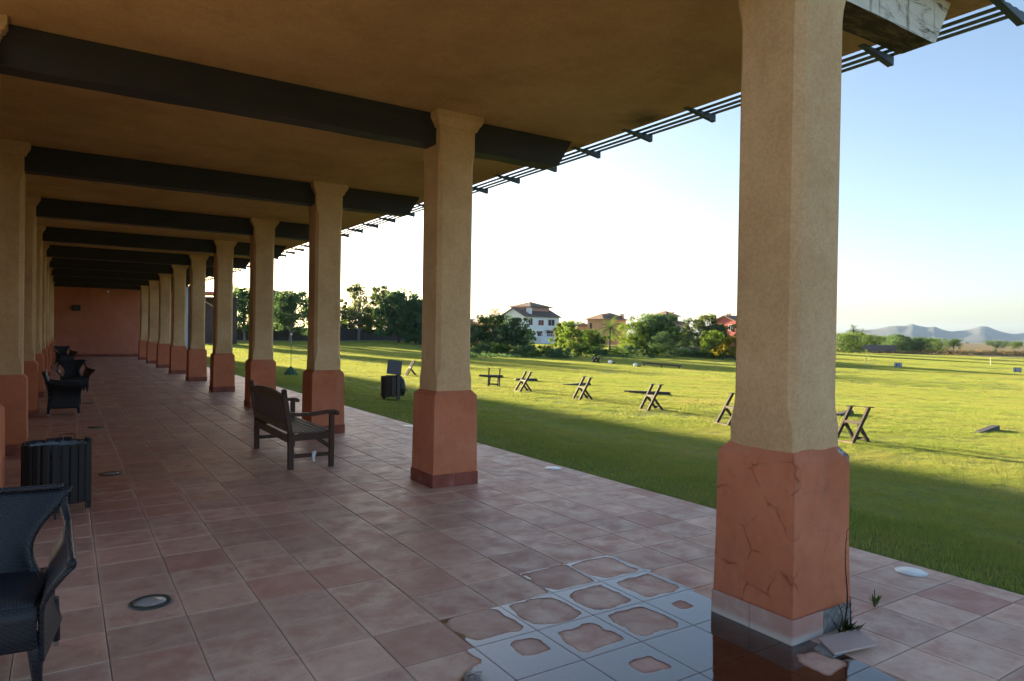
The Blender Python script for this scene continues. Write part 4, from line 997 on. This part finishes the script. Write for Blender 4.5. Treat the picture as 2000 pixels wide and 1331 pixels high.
def tree(name, label, base, H, R, mat, seed, group, style='round', dens=1.0, trunk=None, bark=None, lsize=None, cat='tree'):
    g = random.Random(seed); t = thing(name, label, cat, base, 0, group); bark = bark or bark_m
    th = H*(trunk if trunk is not None else .28); cents = []
    mb = MB(); lean = g.uniform(-.06, .06)*H
    top = Vector((lean, g.uniform(-.04, .04)*H, H*.72))
    mb.tube([(0, 0, -.25), (lean*.15, 0, th*.5), (lean*.4, 0, th), tuple(Vector((lean*.6, 0, th)).lerp(top, .5)), tuple(top)], [H*.030, H*.024, H*.02, H*.012, H*.005], 7)
    nl = {'round': 24, 'airy': 26, 'weep': 24, 'shrub': 11, 'umbrella': 16}[style]
    for i in range(nl):
        f_ = (i+.5)/nl; a_ = i*2.4+g.uniform(-.5, .5)
        if style == 'shrub': z = H*g.uniform(.2, .75); rr = R*g.uniform(.2, .85)
        elif style == 'umbrella': z = H*g.uniform(.62, .88); rr = R*g.uniform(.15, .95)
        else:
            z = th+(H-th)*(.08+.88*f_); prof = math.sin(math.pi*min(1, max(.0, (.16+.80*f_))))**.7; rr = R*prof*g.uniform(.35, .92)
        p = Vector((lean*z/H+rr*math.cos(a_), rr*math.sin(a_), z)); cr = R*g.uniform(.34, .52)*(1 if style != 'airy' else .72)
        cents.append((p.x, p.y, p.z, cr, cr, cr*(.72 if style != 'weep' else 1.0)))
        st_ = Vector((lean*.5, 0, max(th*.8, z*.55))); mid = st_.lerp(p, .5)+Vector((0, 0, H*.03))
        if style != 'shrub' or i < 5: mb.tube([tuple(st_), tuple(mid), tuple(p)], [H*.011, H*.007, H*.003], 5)
        for j in range(3 if style != 'airy' else 2):                         # satellites roughen the outline
            q_ = p+Vector((g.gauss(0, 1), g.gauss(0, 1), g.gauss(0, .8)))*cr*.75; c2 = cr*g.uniform(.35, .6); cents.append((q_.x, q_.y, min(max(q_.z, c2*.5), H-c2*.5), c2, c2, c2*.8))
    mb.build('trunk', bark, t)
    ls = lsize or max(.12, H*.042); per = int(58*dens*(1 if style != 'airy' else .62))
    V = leaf_cloud(cents, per, ls, seed, .55 if style == 'weep' else 0.0)
    o = obj('crown', quads_mesh('crown', V, mat), t); return t
def px_tree(px, py, top, wpx, name, label, mat, seed, group, d=None, **kw):
    """a tree whose foot is seen at (px, py); top row and width give height and spread at its distance"""
    if d is None: p = on_ground(px, py); d = proj(p)[2]
    else: p = at_d(px, py, d); p.z = gz(p.x, p.y)
    s_ = d/FPX; return tree(name, label, p, (proj(p)[1]-top)*s_, wpx/2*s_, mat, seed, group, **kw)
def palm(p, H, Rf, label, group, seed, mat):
    g = random.Random(seed); t = thing('palm_tree', label, 'palm', p, 0, group)
    mb = MB(); mb.tube([(0, 0, -.2), (.05, 0, H*.3), (.1, .05, H*.7), (.08, .05, H)], [H*.045, H*.034, H*.03, H*.034], 8); mb.build('trunk', bark_m, t)
    mb = MB()
    for i in range(26):
        a_ = i*2.4; el = g.uniform(-.35, 1.25); L = Rf*g.uniform(.85, 1.15); prev = Vector((.08, .05, H)); dv = Vector((math.cos(a_)*math.cos(el), math.sin(a_)*math.cos(el), math.sin(el)))
        side = Vector((-math.sin(a_), math.cos(a_), 0)); ptsf = [prev]
        for s in range(7): dv = (dv+Vector((0, 0, -.16))).normalized(); prev = prev+dv*L/7; ptsf.append(prev)
        for s in range(7):
            w0 = .30*Rf*math.sin(math.pi*(s+.6)/8)
            for sg in (-1, 1):
                for h_ in (0, .5):
                    q0 = ptsf[s].lerp(ptsf[s+1], h_); q1 = ptsf[s].lerp(ptsf[s+1], h_+.3); tip = q0+side*sg*w0+(ptsf[s+1]-ptsf[s])*.9+Vector((0, 0, -.25*w0))
                    mb.add([q0, q1, tip], [(0, 1, 2)])
    mb.build('crown', mat, t); return t

G1 = 'trees behind the far end of the lawn'
px_tree(478, 667, 566, 92, 'round_tree', 'dark bushy tree in the gap left of the fourth column', L_dark, 21, G1, d=84, dens=1.6, trunk=.22, bark=pale_bark)
px_tree(566, 667, 570, 92, 'round_tree', 'dark bushy tree in the gap right of the fourth column', L_dark, 22, G1, d=86, dens=1.6, trunk=.24, bark=pale_bark)
px_tree(628, 667, 585, 70, 'round_tree', 'dark tree mostly hidden behind the third column', L_mid, 23, G1, d=90, dens=1.3)
px_tree(700, 666, 556, 78, 'airy_tree', 'tall open airy tree with backlit leaves behind the dark wall', L_olive, 24, G1, d=104, style='airy', dens=3.2, trunk=.22, lsize=.22, bark=pale_bark)
px_tree(745, 666, 560, 62, 'airy_tree', 'slender airy tree right of the tall open one', L_olive, 25, G1, d=112, style='airy', dens=3.2, trunk=.2, lsize=.22)
px_tree(778, 670, 574, 92, 'weeping_tree', 'dense dark weeping tree just left of the second column', L_dark, 26, G1, d=100, style='weep', dens=2.2, trunk=.2, lsize=.26)
px_tree(722, 668, 604, 64, 'round_tree', 'low bushy green tree between the two airy trees', L_mid, 28, G1, d=110, dens=1.6, trunk=.08)
px_tree(672, 668, 600, 56, 'round_tree', 'bushy green tree at the right side of the third column', L_dark, 29, G1, d=108, dens=1.6, trunk=.08)
px_tree(812, 672, 588, 60, 'weeping_tree', 'dark drooping tree touching the left side of the second column', L_dark, 30, G1, d=98, style='weep', dens=1.8, trunk=.1, lsize=.26)
px_tree(845, 674, 590, 80, 'round_tree', 'dark tree hidden behind the second column', L_dark, 27, G1, d=98, dens=1.5)
p = at_d(457, 640, 100); p.z = gz(p.x, p.y); palm(p, (640-553)/FPX*100+.6, 1.9, 'palm crown rising above the trees left of the fourth column', G1, 3, L_olive)

G2 = 'trees in front of the villas'
MID = [(930, 687, 634, 56, L_dark, 'round', 'dark bushy tree against the right side of the second column'), (963, 688, 617, 62, L_mid, 'round', 'green bushy tree left of the white villa'), (978, 690, 640, 48, L_dark, 'round', 'low dark tree at the foot of the white villa gable'),
       (1009, 692, 622, 40, L_dark, 'round', 'dark round tree hiding the corner of the white villa'), (1030, 690, 643, 26, L_dark, 'round', 'narrow dark tree in front of the white villa'), (1114, 692, 629, 46, L_light, 'round', 'bright green round tree right of the white villa'),
       (1150, 690, 645, 44, L_mid, 'round', 'small green tree below the orange villa'), (1240, 688, 630, 54, L_light, 'round', 'bright green tree right of the palm-like shrub'), (1262, 690, 640, 46, L_mid, 'round', 'mid green tree beside the bright one, right of the palm'),
       (1318, 692, 640, 56, L_light, 'round', 'bright green drooping tree below the tower villa'), (1345, 690, 650, 46, L_dark, 'round', 'dark low tree right of the bright drooping tree'), (1292, 694, 650, 40, L_dark, 'round', 'dark shrubby tree left of the bright drooping tree')]
for i, (px, py, tp, wd, mt, st, lab) in enumerate(MID): px_tree(px, py, tp, wd*1.2, 'round_tree', lab, mt, 40+i, G2, style=st, dens=1.5, trunk=.08)
for i, (px, py, tp, wd, mt, lab, d) in enumerate([(1270, 684, 616, 62, L_dark, 'dark evergreen tree behind, left of the tower villa', 108), (1300, 684, 615, 58, L_dark, 'dark rounded evergreen directly in front of the tower villa', 108), (1374, 686, 617, 56, L_olive, 'olive green tree left of the red villa', 100),
                                                  (1398, 686, 634, 50, L_mid, 'green tree in front of the red villa', 100), (1395, 690, 648, 44, L_light, 'light green bush under the olive tree', 92), (1094, 684, 630, 22, L_olive, 'thin olive tree at the right corner of the white villa', 110)]):
    px_tree(px, py, tp, wd*1.15, 'round_tree', lab, mt, 60+i, G2, d=d, dens=1.6, trunk=.08)
px_tree(1413, 690, 649, 34, 'flowering_shrub', 'yellow flowering shrub below the red villa', L_yellow, 71, G2, d=90, style='shrub', dens=1.8, cat='shrub')
px_tree(1436, 690, 647, 30, 'flowering_shrub', 'yellow flowering shrub at the nearest column edge', L_yellow, 72, G2, d=90, style='shrub', dens=1.8, cat='shrub')
p = on_ground(1190, 688); d = proj(p)[2]; palm(p, 46/FPX*d, 30/FPX*d, 'bushy palm in front of the orange villa', G2, 5, L_mid)
px_tree(1170, 690, 650, 46, 'shrub', 'green shrub left of the bushy palm', L_mid, 73, G2, style='shrub', dens=2, cat='shrub')
px_tree(962, 690, 603, 58, 'bare_tree', 'thin twiggy tree top showing left of the white villa roof', L_dry, 74, G2, d=165, style='airy', dens=.6, trunk=.45, lsize=.22)
# low shrubs on the bank
SH = [(945, 692, 668), (975, 695, 670), (1022, 698, 676), (1060, 697, 676), (1090, 700, 680), (1135, 697, 675), (1165, 696, 678), (1200, 697, 680), (1228, 696, 676), (1275, 697, 678), (1330, 698, 680), (1365, 699, 682), (1400, 700, 683), (1425, 700, 682)]
for i, (px, py, tp) in enumerate(SH):
    px_tree(px, py, tp, 44, 'bank_shrub', 'low dark shrub on the bank, %s from the second column' % ORD[i+1] if i < 12 else ['low dark shrub under the yellow shrubs', 'low dark shrub touching the nearest column edge'][i-12], [L_dark, L_mid][i % 2], 80+i, 'low shrubs on the bank', style='shrub', dens=1.6, cat='shrub')

G3 = 'trees along the far right of the range'
RT = [(1648, 690, 655, 40, L_mid), (1662, 690, 653, 30, L_light), (1690, 686, 656, 26, L_light), (1702, 686, 659, 24, L_mid), (1722, 686, 660, 20, L_light), (1738, 688, 660, 26, L_mid), (1752, 690, 656, 30, L_dark), (1766, 690, 660, 24, L_mid), (1783, 689, 662, 20, L_dark),
      (1799, 689, 662, 26, L_mid), (1818, 688, 664, 22, L_dark), (1832, 687, 664, 20, L_light), (1862, 690, 664, 24, L_mid), (1945, 691, 668, 30, L_dark), (1982, 690, 669, 26, L_mid), (2030, 691, 667, 30, L_mid)]
for i, (px, py, tp, wd, mt) in enumerate(RT):
    lab = {0: 'bushy green tree right against the nearest column', 12: 'lone round tree under the saddle of the hills', 13: 'lone dark umbrella-shaped tree under the right hill', 14: 'small umbrella-shaped tree at the right edge of the picture', 15: 'tree just beyond the right edge'}.get(i, 'green scrub tree, %s right of the nearest column' % ORD[i+1])
    if i == 15: continue
    px_tree(px, py, tp-2.0, wd*(1.3 if i > 11 else 1.7), 'scrub_tree', lab, mt, 120+i, G3, style='umbrella' if i in (12, 13, 14) else 'round', dens=1.3, trunk=.35 if i > 11 else .05)
for i, (px, tp) in enumerate(((1666, 641), (1681, 646))):
    p = at_d(px, 690, 185); p.z = gz(p.x, p.y); palm(p, (690-tp)/FPX*185-.6, 2.0, ['taller palm right of the nearest column, before the hills', 'shorter palm right of the nearest column, before the hills'][i], G3, 8+i, L_mid)
# dry scrub on the far bank: uncountable
g = np.random.default_rng(9); cents = []
for i in range(520):
    px = g.uniform(1630, 2120); py = g.uniform(676, 690); p = at_d(px, py, g.uniform(178, 215)); z = gz(p.x, p.y); r = g.uniform(.35, 1.1)
    cents.append((p.x, p.y, z+r*.35, r*1.4, r*1.4, r*.6))
o = obj('dry_scrub', quads_mesh('dry_scrub', leaf_cloud(cents, 26, .32, 4), L_dry)); tag(o, 'dry brown scrub covering the far bank of the range', 'scrub', kind='stuff')
cents = []
for i in range(700):
    px = g.uniform(905, 1445); p = on_ground(px, g.uniform(686, 700)); r = g.uniform(.15, .45); cents.append((p.x, p.y, p.z+r*.4, r*1.6, r*1.6, r*.7))
o = obj('ground_cover', quads_mesh('ground_cover', leaf_cloud(cents, 30, .16, 6), L_dark)); tag(o, 'dark leafy ground cover on the bank below the villas', 'ground cover', kind='stuff')

# ================================================================== WALLS AND VILLAS
k = NT('dark_wall'); n = k.noise(k.pos(), 1.2, 4); k.col(k.ramp(n, [(.3, (.045, .038, .040)), (.7, (.075, .062, .062))])); darkwall_m = k.m
def wall_run(name, label, P_, H, th, mat, coping=None):
    pts_ = [Vector(p) for p in P_]; t = thing(name, label, 'wall', pts_[0])
    for i in range(len(pts_)-1):
        a, b = pts_[i]-pts_[0], pts_[i+1]-pts_[0]; mb = MB(); d = b-a; n_ = Vector((-d.y, d.x, 0)).normalized()*th/2
        vs_ = [a-n_, b-n_, b+n_, a+n_]; mb.add([v+Vector((0, 0, -.6)) for v in vs_]+[v+Vector((0, 0, H)) for v in vs_], [(3, 2, 1, 0), (4, 5, 6, 7), (0, 1, 5, 4), (1, 2, 6, 5), (2, 3, 7, 6), (3, 0, 4, 7)])
        mb.build('wall_section', mat, t)
        if coping:
            mb = MB(); mb.add([v*1.0+Vector((0, 0, H+.003)) for v in [a-n_*1.3, b-n_*1.3, b+n_*1.3, a+n_*1.3]]+[v+Vector((0, 0, H+.08)) for v in [a-n_*1.3, b-n_*1.3, b+n_*1.3, a+n_*1.3]], [(3, 2, 1, 0), (4, 5, 6, 7), (0, 1, 5, 4), (1, 2, 6, 5), (2, 3, 7, 6), (3, 0, 4, 7)])
            mb.build('coping', coping, t)
    return t
P_ = []
for px, d in ((380, 84), (460, 86), (540, 89), (620, 95), (700, 106), (760, 113), (800, 116), (880, 118)):
    p = at_d(px, 660, d); p.z = gz(p.x, p.y); P_.append(p)
wall_run('boundary_wall', 'long dark boundary wall behind the lawn trees', P_, 1.85, .25, darkwall_m)
P2 = [Vector((p.x*.985, p.y*.985, p.z)) for p in P_]
wall_run('kerb', 'pale low kerb at the foot of the dark boundary wall', P2, .10, .3, plain('kerb_stone', (.30, .28, .26)))
k = NT('dry_stone'); vo = k.new('ShaderNodeTexVoronoi'); vo.inputs['Scale'].default_value = 2.2; k.link(k.pos(), vo.inputs['Vector']); k.col(k.mix(.5, k.ramp(vo.outputs['Distance'], [(.1, (.10, .08, .07)), (.5, (.22, .17, .15))]), (.17, .13, .115))); k.bump(vo.outputs['Distance'], .6, .08); stone_m = k.m
P_ = []
for px, d in ((1330, 96), (1385, 96), (1440, 96), (1500, 97)):
    p = at_d(px, 680, d); p.z = gz(p.x, p.y); P_.append(p)
wall_run('stone_wall', 'low brown stone wall below the yellow shrubs', P_, 1.35, .4, stone_m)
P_ = []
for px, d in ((1640, 188), (1672, 190), (1750, 196)):
    p = at_d(px, 680, d); p.z = gz(p.x, p.y); P_.append(p)
wall_run('stone_wall', 'grey stone wall behind the scrub trees right of the nearest column', P_, 2.2, .4, stone_m)

def rooftile(name, a, b):
    k = NT(name); P = k.objc(); w_ = k.new('ShaderNodeTexWave'); w_.inputs['Scale'].default_value = 2.2; w_.bands_direction = 'X'; k.link(P, w_.inputs['Vector']); n = k.noise(P, 1.2, 4)
    k.col(k.mix(n, a, b)); k.bump(w_.outputs['Fac'], .6, .08); return k.m
roof_m = rooftile('roof_tiles', (.10, .075, .062), (.19, .14, .115)); roof_o = rooftile('roof_tiles_warm', (.17, .10, .07), (.28, .18, .13))
pane_m = NT('window_glass'); pane_m.col((.018, .024, .03)); pane_m.rough(.12); pane_m.p.inputs['Specular IOR Level'].default_value = .25; pane_m = pane_m.m
def hip_roof(mb, x0, x1, y0, y1, z, h, ov=.45, ridge=None):
    x0 -= ov; x1 += ov; y0 -= ov; y1 += ov; w_, l_ = x1-x0, y1-y0; r = ridge if ridge is not None else max(0, (w_-l_)/2); cx, cyy = (x0+x1)/2, (y0+y1)/2
    if w_ >= l_: a, b = (cx-max(r, .05), cyy), (cx+max(r, .05), cyy)
    else: rr = max((l_-w_)/2, .05); a, b = (cx, cyy-rr), (cx, cyy+rr)
    v = [(x0, y0, z), (x1, y0, z), (x1, y1, z), (x0, y1, z), (x0, y0, z+.12), (x1, y0, z+.12), (x1, y1, z+.12), (x0, y1, z+.12), (*a, z+h), (*b, z+h)]
    f = [(3, 2, 1, 0), (0, 1, 5, 4), (1, 2, 6, 5), (2, 3, 7, 6), (3, 0, 4, 7)]
    f += [(4, 5, 9, 8), (5, 6, 9), (6, 7, 8, 9), (7, 4, 8)] if w_ >= l_ else [(4, 5, 8), (5, 6, 9, 8), (6, 7, 9), (7, 4, 8, 9)]
    mb.add(v, f)
def gable_roof(mb, x0, x1, y0, y1, z, h, ov=.4, th=.16):
    """ridge along y"""
    xa, xb, ya, yb = x0-ov, x1+ov, y0-ov, y1+ov; cx = (x0+x1)/2; zz = z-h*ov/(cx-x0)
    pr = [(xa, zz), (cx, z+h), (xb, zz), (xb, zz+th), (cx, z+h+th), (xa, zz+th)]
    mb.add([(x, ya, q_) for x, q_ in pr]+[(x, yb, q_) for x, q_ in pr], [(0, 1, 4, 5), (1, 2, 3, 4), (11, 10, 7, 6), (10, 9, 8, 7)]+[(i, 6+i, 6+(i+1) % 6, (i+1) % 6) for i in range(6)])
def window(t, face, u, z, w_, h_, box, frame_m, deep=.10):
    """window on a wall of box=(x0,x1,y0,y1); face 'S' (y0) or 'W' (x0) or 'E' (x1)"""
    x0, x1, y0, y1 = box
    def P3(a, o): return {'S': (u+a, y0-o), 'W': (x0-o, u+a), 'E': (x1+o, u+a)}[face]
    def slab_(a0, a1, z0, z1, o0, o1, nm, mt, par):
        (ax_, ay_), (bx_, by_) = P3(a0, o0), P3(a1, o1); mb = MB(); mb.cbox((min(ax_, bx_), min(ay_, by_), z0), (max(ax_, bx_), max(ay_, by_), z1), .004); return mb.build(nm, mt, par)
    wnd = slab_(-w_/2, w_/2, z, z+h_, -.02, .015, 'window', pane_m, t)
    f_ = .08
    for a0, a1, z0, z1 in ((-w_/2-f_, -w_/2, z-f_, z+h_+f_), (w_/2, w_/2+f_, z-f_, z+h_+f_), (-w_/2, w_/2, z-f_, z), (-w_/2, w_/2, z+h_, z+h_+f_), (-.025, .025, z, z+h_)): slab_(a0, a1, z0, z1, -.02, .06 if abs(a0) > .03 else .035, 'frame', frame_m, wnd)
def chimney(t, x, y, z0, z1, mat, w_=.8):
    mb = MB(); mb.box((x, y, (z0+z1)/2), (w_, w_*.8, z1-z0)); c = mb.build('chimney', mat, t)
    mb = MB(); mb.box((x, y, z1+.28), (w_*1.25, w_*1.0, .12)); 
    for sx_ in (-1, 1): mb.box((x+sx_*w_*.4, y, z1+.11), (w_*.14, w_*.6, .218))
    mb.build('cap', roof_o, c)
def villa_root(px, d, zoff, yaw, label, nm='villa'):
    p = at_d(px, horizon(px), d); z = gz(p.x, p.y)+zoff
    az = math.atan2(p.x, p.y)
    return thing(nm, label, 'villa', (p.x, p.y, z), -az+R_(yaw)), z
def box_part(t, nm, box, z0, z1, mat):
    mb = MB(); mb.box(((box[0]+box[1])/2, (box[2]+box[3])/2, (z0+z1)/2), (box[1]-box[0], box[3]-box[2], z1-z0)); return mb.build(nm, mat, t)
def gable_wall(t, box, z0, ze, h, mat):
    x0, x1, y0, y1 = box; cx = (x0+x1)/2; mb = MB(); pr = [(x0, z0), (x1, z0), (x1, ze), (cx, ze+h), (x0, ze)]
    mb.add([(x, y0, z) for x, z in pr]+[(x, y1, z) for x, z in pr], [(0, 1, 2, 3, 4), (9, 8, 7, 6, 5)]+[(i, 5+i, 5+(i+1) % 5, (i+1) % 5) for i in range(5)]); return mb.build('wall', mat, t)
def hz(px, py, d): return EYE+(horizon(px)-py)/FPX*d           # height above datum of a pixel row at depth d
vw = plain('villa_white', (.74, .75, .76), .8, 0, .05, .5); vo_ = plain('villa_orange', (.55, .31, .17), .85, 0, .08, .5); vb = plain('villa_beige', (.50, .41, .33), .85, 0, .08, .5); vr = plain('villa_red', (.42, .11, .10), .85, 0, .08, .5); vp = plain('villa_pink', (.48, .27, .21), .85, 0, .08, .5)
# white villa: near corner at px 1024; gable end to the left, long side to the right
D = 150; t, z0 = villa_root(1024, D, -1.0, -45, 'large white villa with grey tiled roofs, tower and chimneys', 'white_villa')
ze = hz(1024, 617, D)-z0; h = hz(1002, 602, D)-hz(1024, 617, D)
bx = (-7.2, 0, 0, 11.2); gable_wall(t, bx, 0, ze, h, vw)
mb = MB(); gable_roof(mb, *bx, ze, h); rf = mb.build('roof', roof_m, t)
window(t, 'S', -4.6, ze-1.8, .8, 1.2, bx, vw); window(t, 'S', -2.0, .9, 1.0, 1.2, bx, vw)
for u, w_, hh in ((1.9, 1.2, 1.5), (5.2, 1.7, 1.15), (8.6, 2.1, 1.35)): window(t, 'E', u, ze-2.0, w_, hh, bx, vw)
box_part(t, 'terrace_wall', (0.002, 1.6, 3.6, 11.0), -1.0, ze-4.6, vw)
for u, w_ in ((4.9, 1.6), (8.4, 2.6)): window(t, 'E', u, ze-4.4, w_, 1.1, bx, vw)
for u in np.arange(3.8, 11.0, .6):
    mb = MB(); mb.box((1.55, u, ze-4.6+.35), (.09, .09, .7)); mb.build('baluster', vw, t)
mb = MB(); mb.box((1.55, 7.3, ze-4.6+.75), (.12, 7.4, .09)); mb.build('handrail', vw, t)
box_part(t, 'canopy', (0.002, 1.5, 6.6, 11.0), ze-3.25, ze-3.1, roof_o)
tb = (-8.6, -2.4, 4.2, 10.4); zt = hz(1016, 598, D)-z0; box_part(t, 'tower', tb, ze-.5, zt, vp)
mb = MB(); hip_roof(mb, *tb, zt, hz(1016, 586, D)-z0-zt, .7, .05); mb.build('tower_roof', roof_m, t)
chimney(t, -1.2, 2.6, ze-.1, hz(1036, 601, D)-z0, vw, 1.0); chimney(t, -3.4, 8.9, ze+.8, hz(1073, 601, D)-z0, vp, .9)
# orange villa
D = 175; t, z0 = villa_root(1178, D, -1.0, -38, 'orange stucco villa with hipped tiled roof behind the palm', 'orange_villa')
ze = hz(1152, 624, D)-z0; bx = (-5.2, 0, 0, 9.6); box_part(t, 'wall', bx, 0, ze, vo_)
mb = MB(); hip_roof(mb, *bx, ze, 1.55, .55); mb.build('roof', roof_o, t); window(t, 'S', -4.0, ze-2.4, .8, 1.5, bx, vo_); window(t, 'E', 3.0, ze-2.4, 1.2, 1.4, bx, vo_); window(t, 'E', 6.6, ze-2.4, 1.2, 1.4, bx, vo_)
tb = (-4.6, -.8, 3.2, 8.6); box_part(t, 'upper_storey', tb, ze-.2, ze+.75, vo_); mb = MB(); hip_roof(mb, *tb, ze+.75, 1.1, .5); mb.build('upper_roof', roof_m, t); chimney(t, -.8, 8.9, ze, ze+1.3, vp, .8)
# lean-to left of the orange villa
D = 180; t, z0 = villa_root(1139, D, -1.0, 10, 'low tiled roof outbuilding left of the orange villa', 'outbuilding')
ze = hz(1139, 638, D)-z0; bx = (-1.6, 2.2, 0, 4); box_part(t, 'wall', bx, 0, ze, vo_); mb = MB(); hip_roof(mb, *bx, ze, 1.0, .3); mb.build('roof', roof_m, t)
# tower villa
D = 170; t, z0 = villa_root(1292, D, -1.0, -40, 'beige villa with pyramid-roofed tower behind the dark evergreens', 'tower_villa')
ze = hz(1300, 633, D)-z0; bx = (-2.5, 3.6, -1.0, 6); box_part(t, 'wall', bx, 0, ze, vb); mb = MB(); hip_roof(mb, *bx, ze, 1.2, .6); mb.build('roof', roof_o, t)
tb = (-3.0, 1.4, 0.0, 4.4); zt = hz(1292, 618, D)-z0; box_part(t, 'tower', tb, ze-.2, zt, vb); mb = MB(); hip_roof(mb, *tb, zt, hz(1292, 607, D)-z0-zt, .6, .05); mb.build('tower_roof', roof_o, t)
chimney(t, 3.0, .2, ze, hz(1320, 614, D)-z0, vp, .7); window(t, 'E', 2.2, ze-1.7, 1.1, 1.2, bx, vw); window(t, 'S', 1.5, ze-1.7, 1.1, 1.2, bx, vw)
# red villa
D = 150; t, z0 = villa_root(1412, D, -1.0, -38, 'red stucco gabled villa with chimney left of the nearest column', 'red_villa')
ze = hz(1412, 628, D)-z0; bx = (-2.6, 3.2, 0, 7); gable_wall(t, bx, 0, ze, 1.15, vr); mb = MB(); gable_roof(mb, *bx, ze, 1.15, .4); mb.build('roof', roof_o, t)
chimney(t, .5, 1.2, ze, hz(1414, 616, D)-z0, vr, .7); window(t, 'S', 2.0, ze-1.9, .9, 1.1, bx, vw); window(t, 'S', -.9, ze-1.9, .9, 1.1, bx, vw)
# terracotta houses behind the trees at the second column
D = 185; t, z0 = villa_root(925, D, -1.0, 15, 'terracotta house with flat tiled roof beside the second column', 'terracotta_house')
ze = hz(925, 628, D)-z0; bx = (-4, 4.5, 0, 6); box_part(t, 'wall', bx, 0, ze, vo_); mb = MB(); hip_roof(mb, *bx, ze, .7, .4); mb.build('roof', roof_o, t); window(t, 'S', 1.0, ze-1.9, 1.0, 1.2, bx, vw)
D = 178; t, z0 = villa_root(958, D, -1.0, 20, 'small gabled terracotta house left of the white villa', 'gabled_house')
ze = hz(945, 628, D)-z0; bx = (-2.3, 1.4, 0, 8); gable_wall(t, bx, 0, ze, 1.0, vo_); mb = MB(); gable_roof(mb, *bx, ze, 1.0, .35); mb.build('roof', roof_m, t); window(t, 'S', -.4, ze-1.6, .7, 1.0, bx, vw)
# hipped roof rising behind the trees left of the third column
D = 120; t, z0 = villa_root(532, D, -.5, 0, 'tiled roof house peeping above trees right of the fourth column', 'roofed_house')
ze = hz(532, 583, D)-z0; bx = (-4, 3.2, 0, 7); box_part(t, 'wall', bx, 0, ze, vp); mb = MB(); hip_roof(mb, *bx, ze, hz(530, 562, D)-hz(532, 583, D), .5); mb.build('roof', roof_m, t); window(t, 'S', 0, ze-2, 1, 1.2, bx, vw)
# open shed with red roof in the gap before the fifth column
D = 70; p = at_d(409, 690, D); t = thing('open_shed', 'open timber shed with red roof in the gap beside the fifth column', 'shed', (p.x, p.y, gz(p.x, p.y)), R_(-20))
zt = hz(409, 579, D); mb = MB(); mb.box((0, 1.2, zt+.25), (3.2, 3.4, .32)); mb.build('roof', plain('shed_roof', (.42, .17, .13)), t)
for x in (-1.3, 1.3):
    for y in (0, 2.4):
        mb = MB(); mb.box((x, y, zt/2), (.16, .16, zt)); mb.build('post', rack_m, t)
mb = MB(); mb.bar((-1.2, 0, zt-.1), (.9, 0, zt-1.5), .1, .12); mb.build('brace', plain('pale_timber', (.30, .21, .12)), t)
mb = MB(); mb.box((0, 2.6, zt/2), (4.4, .1, zt)); mb.build('shade_backing', darkwall_m, t)  # dark sheet standing in for the shade inside the shed

# ================================================================== HILLS
k = NT('hill_scrub'); n = k.noise(k.pos(), .012, 6, .65); k.col(k.ramp(n, [(.35, (.030, .040, .035)), (.65, (.065, .065, .052))])); hill_m = k.m
DH = 3200.0
prof = [(1560, 668), (1600, 664), (1640, 657), (1665, 650), (1690, 645), (1712, 643), (1735, 637.5), (1752, 636.5), (1768, 637), (1780, 633), (1795, 637), (1812, 640), (1826, 638.5), (1842, 645), (1858, 648), (1880, 646), (1900, 642), (1914, 637.5), (1928, 638), (1942, 644), (1958, 649), (1978, 653), (2000, 651), (2030, 645), (2080, 648), (2150, 640), (2250, 650), (2400, 655), (2600, 668)]
pxs = np.arange(1545, 2600, 4.0); hy = np.interp(pxs, [a for a, b in prof], [b for a, b in prof]); rows = []
for r_, (dd, fr_) in enumerate([(2350, 0), (2500, .12), (2650, .26), (2800, .45), (2950, .70), (3100, .92), (3200, 1.0), (3350, .86), (3600, .4), (3900, 0)]):
    row = []
    for px, y in zip(pxs, hy):
        Hm = max(0, (horizon(px)-y)/FPX*DH+3.6)
        fr2 = fr_ if fr_ in (0, 1.0) else min(.97, max(.02, fr_*(1+.16*mnoise.noise(Vector((px*.02, dd*.004, 1)))+.08*mnoise.noise(Vector((px*.07, dd*.012, 5))))))
        q_ = at_d(px, horizon(px), dd); row.append((q_.x, q_.y, -6+Hm*fr2+ (4 if fr_ else 0)))
    rows.append(row)
mb = MB(); mb.grid(rows); o = mb.build('hills', hill_m, smooth=True); tag(o, kind='structure')

# ================================================================== HAZE
mb = MB(); mb.box((0, 0, 60), (12400, 12400, 140)); o = mb.build('haze', [])
k = NT('haze_air'); k.n.remove(k.p); pv = k.new('ShaderNodeVolumePrincipled'); pv.inputs['Color'].default_value = (.40, .62, 1.0, 1); pv.inputs['Density'].default_value = 0.000055; pv.inputs['Anisotropy'].default_value = 0.0
k.link(pv.outputs[0], k.out.inputs['Volume']); o.data.materials.append(k.m); tag(o, kind='stuff')
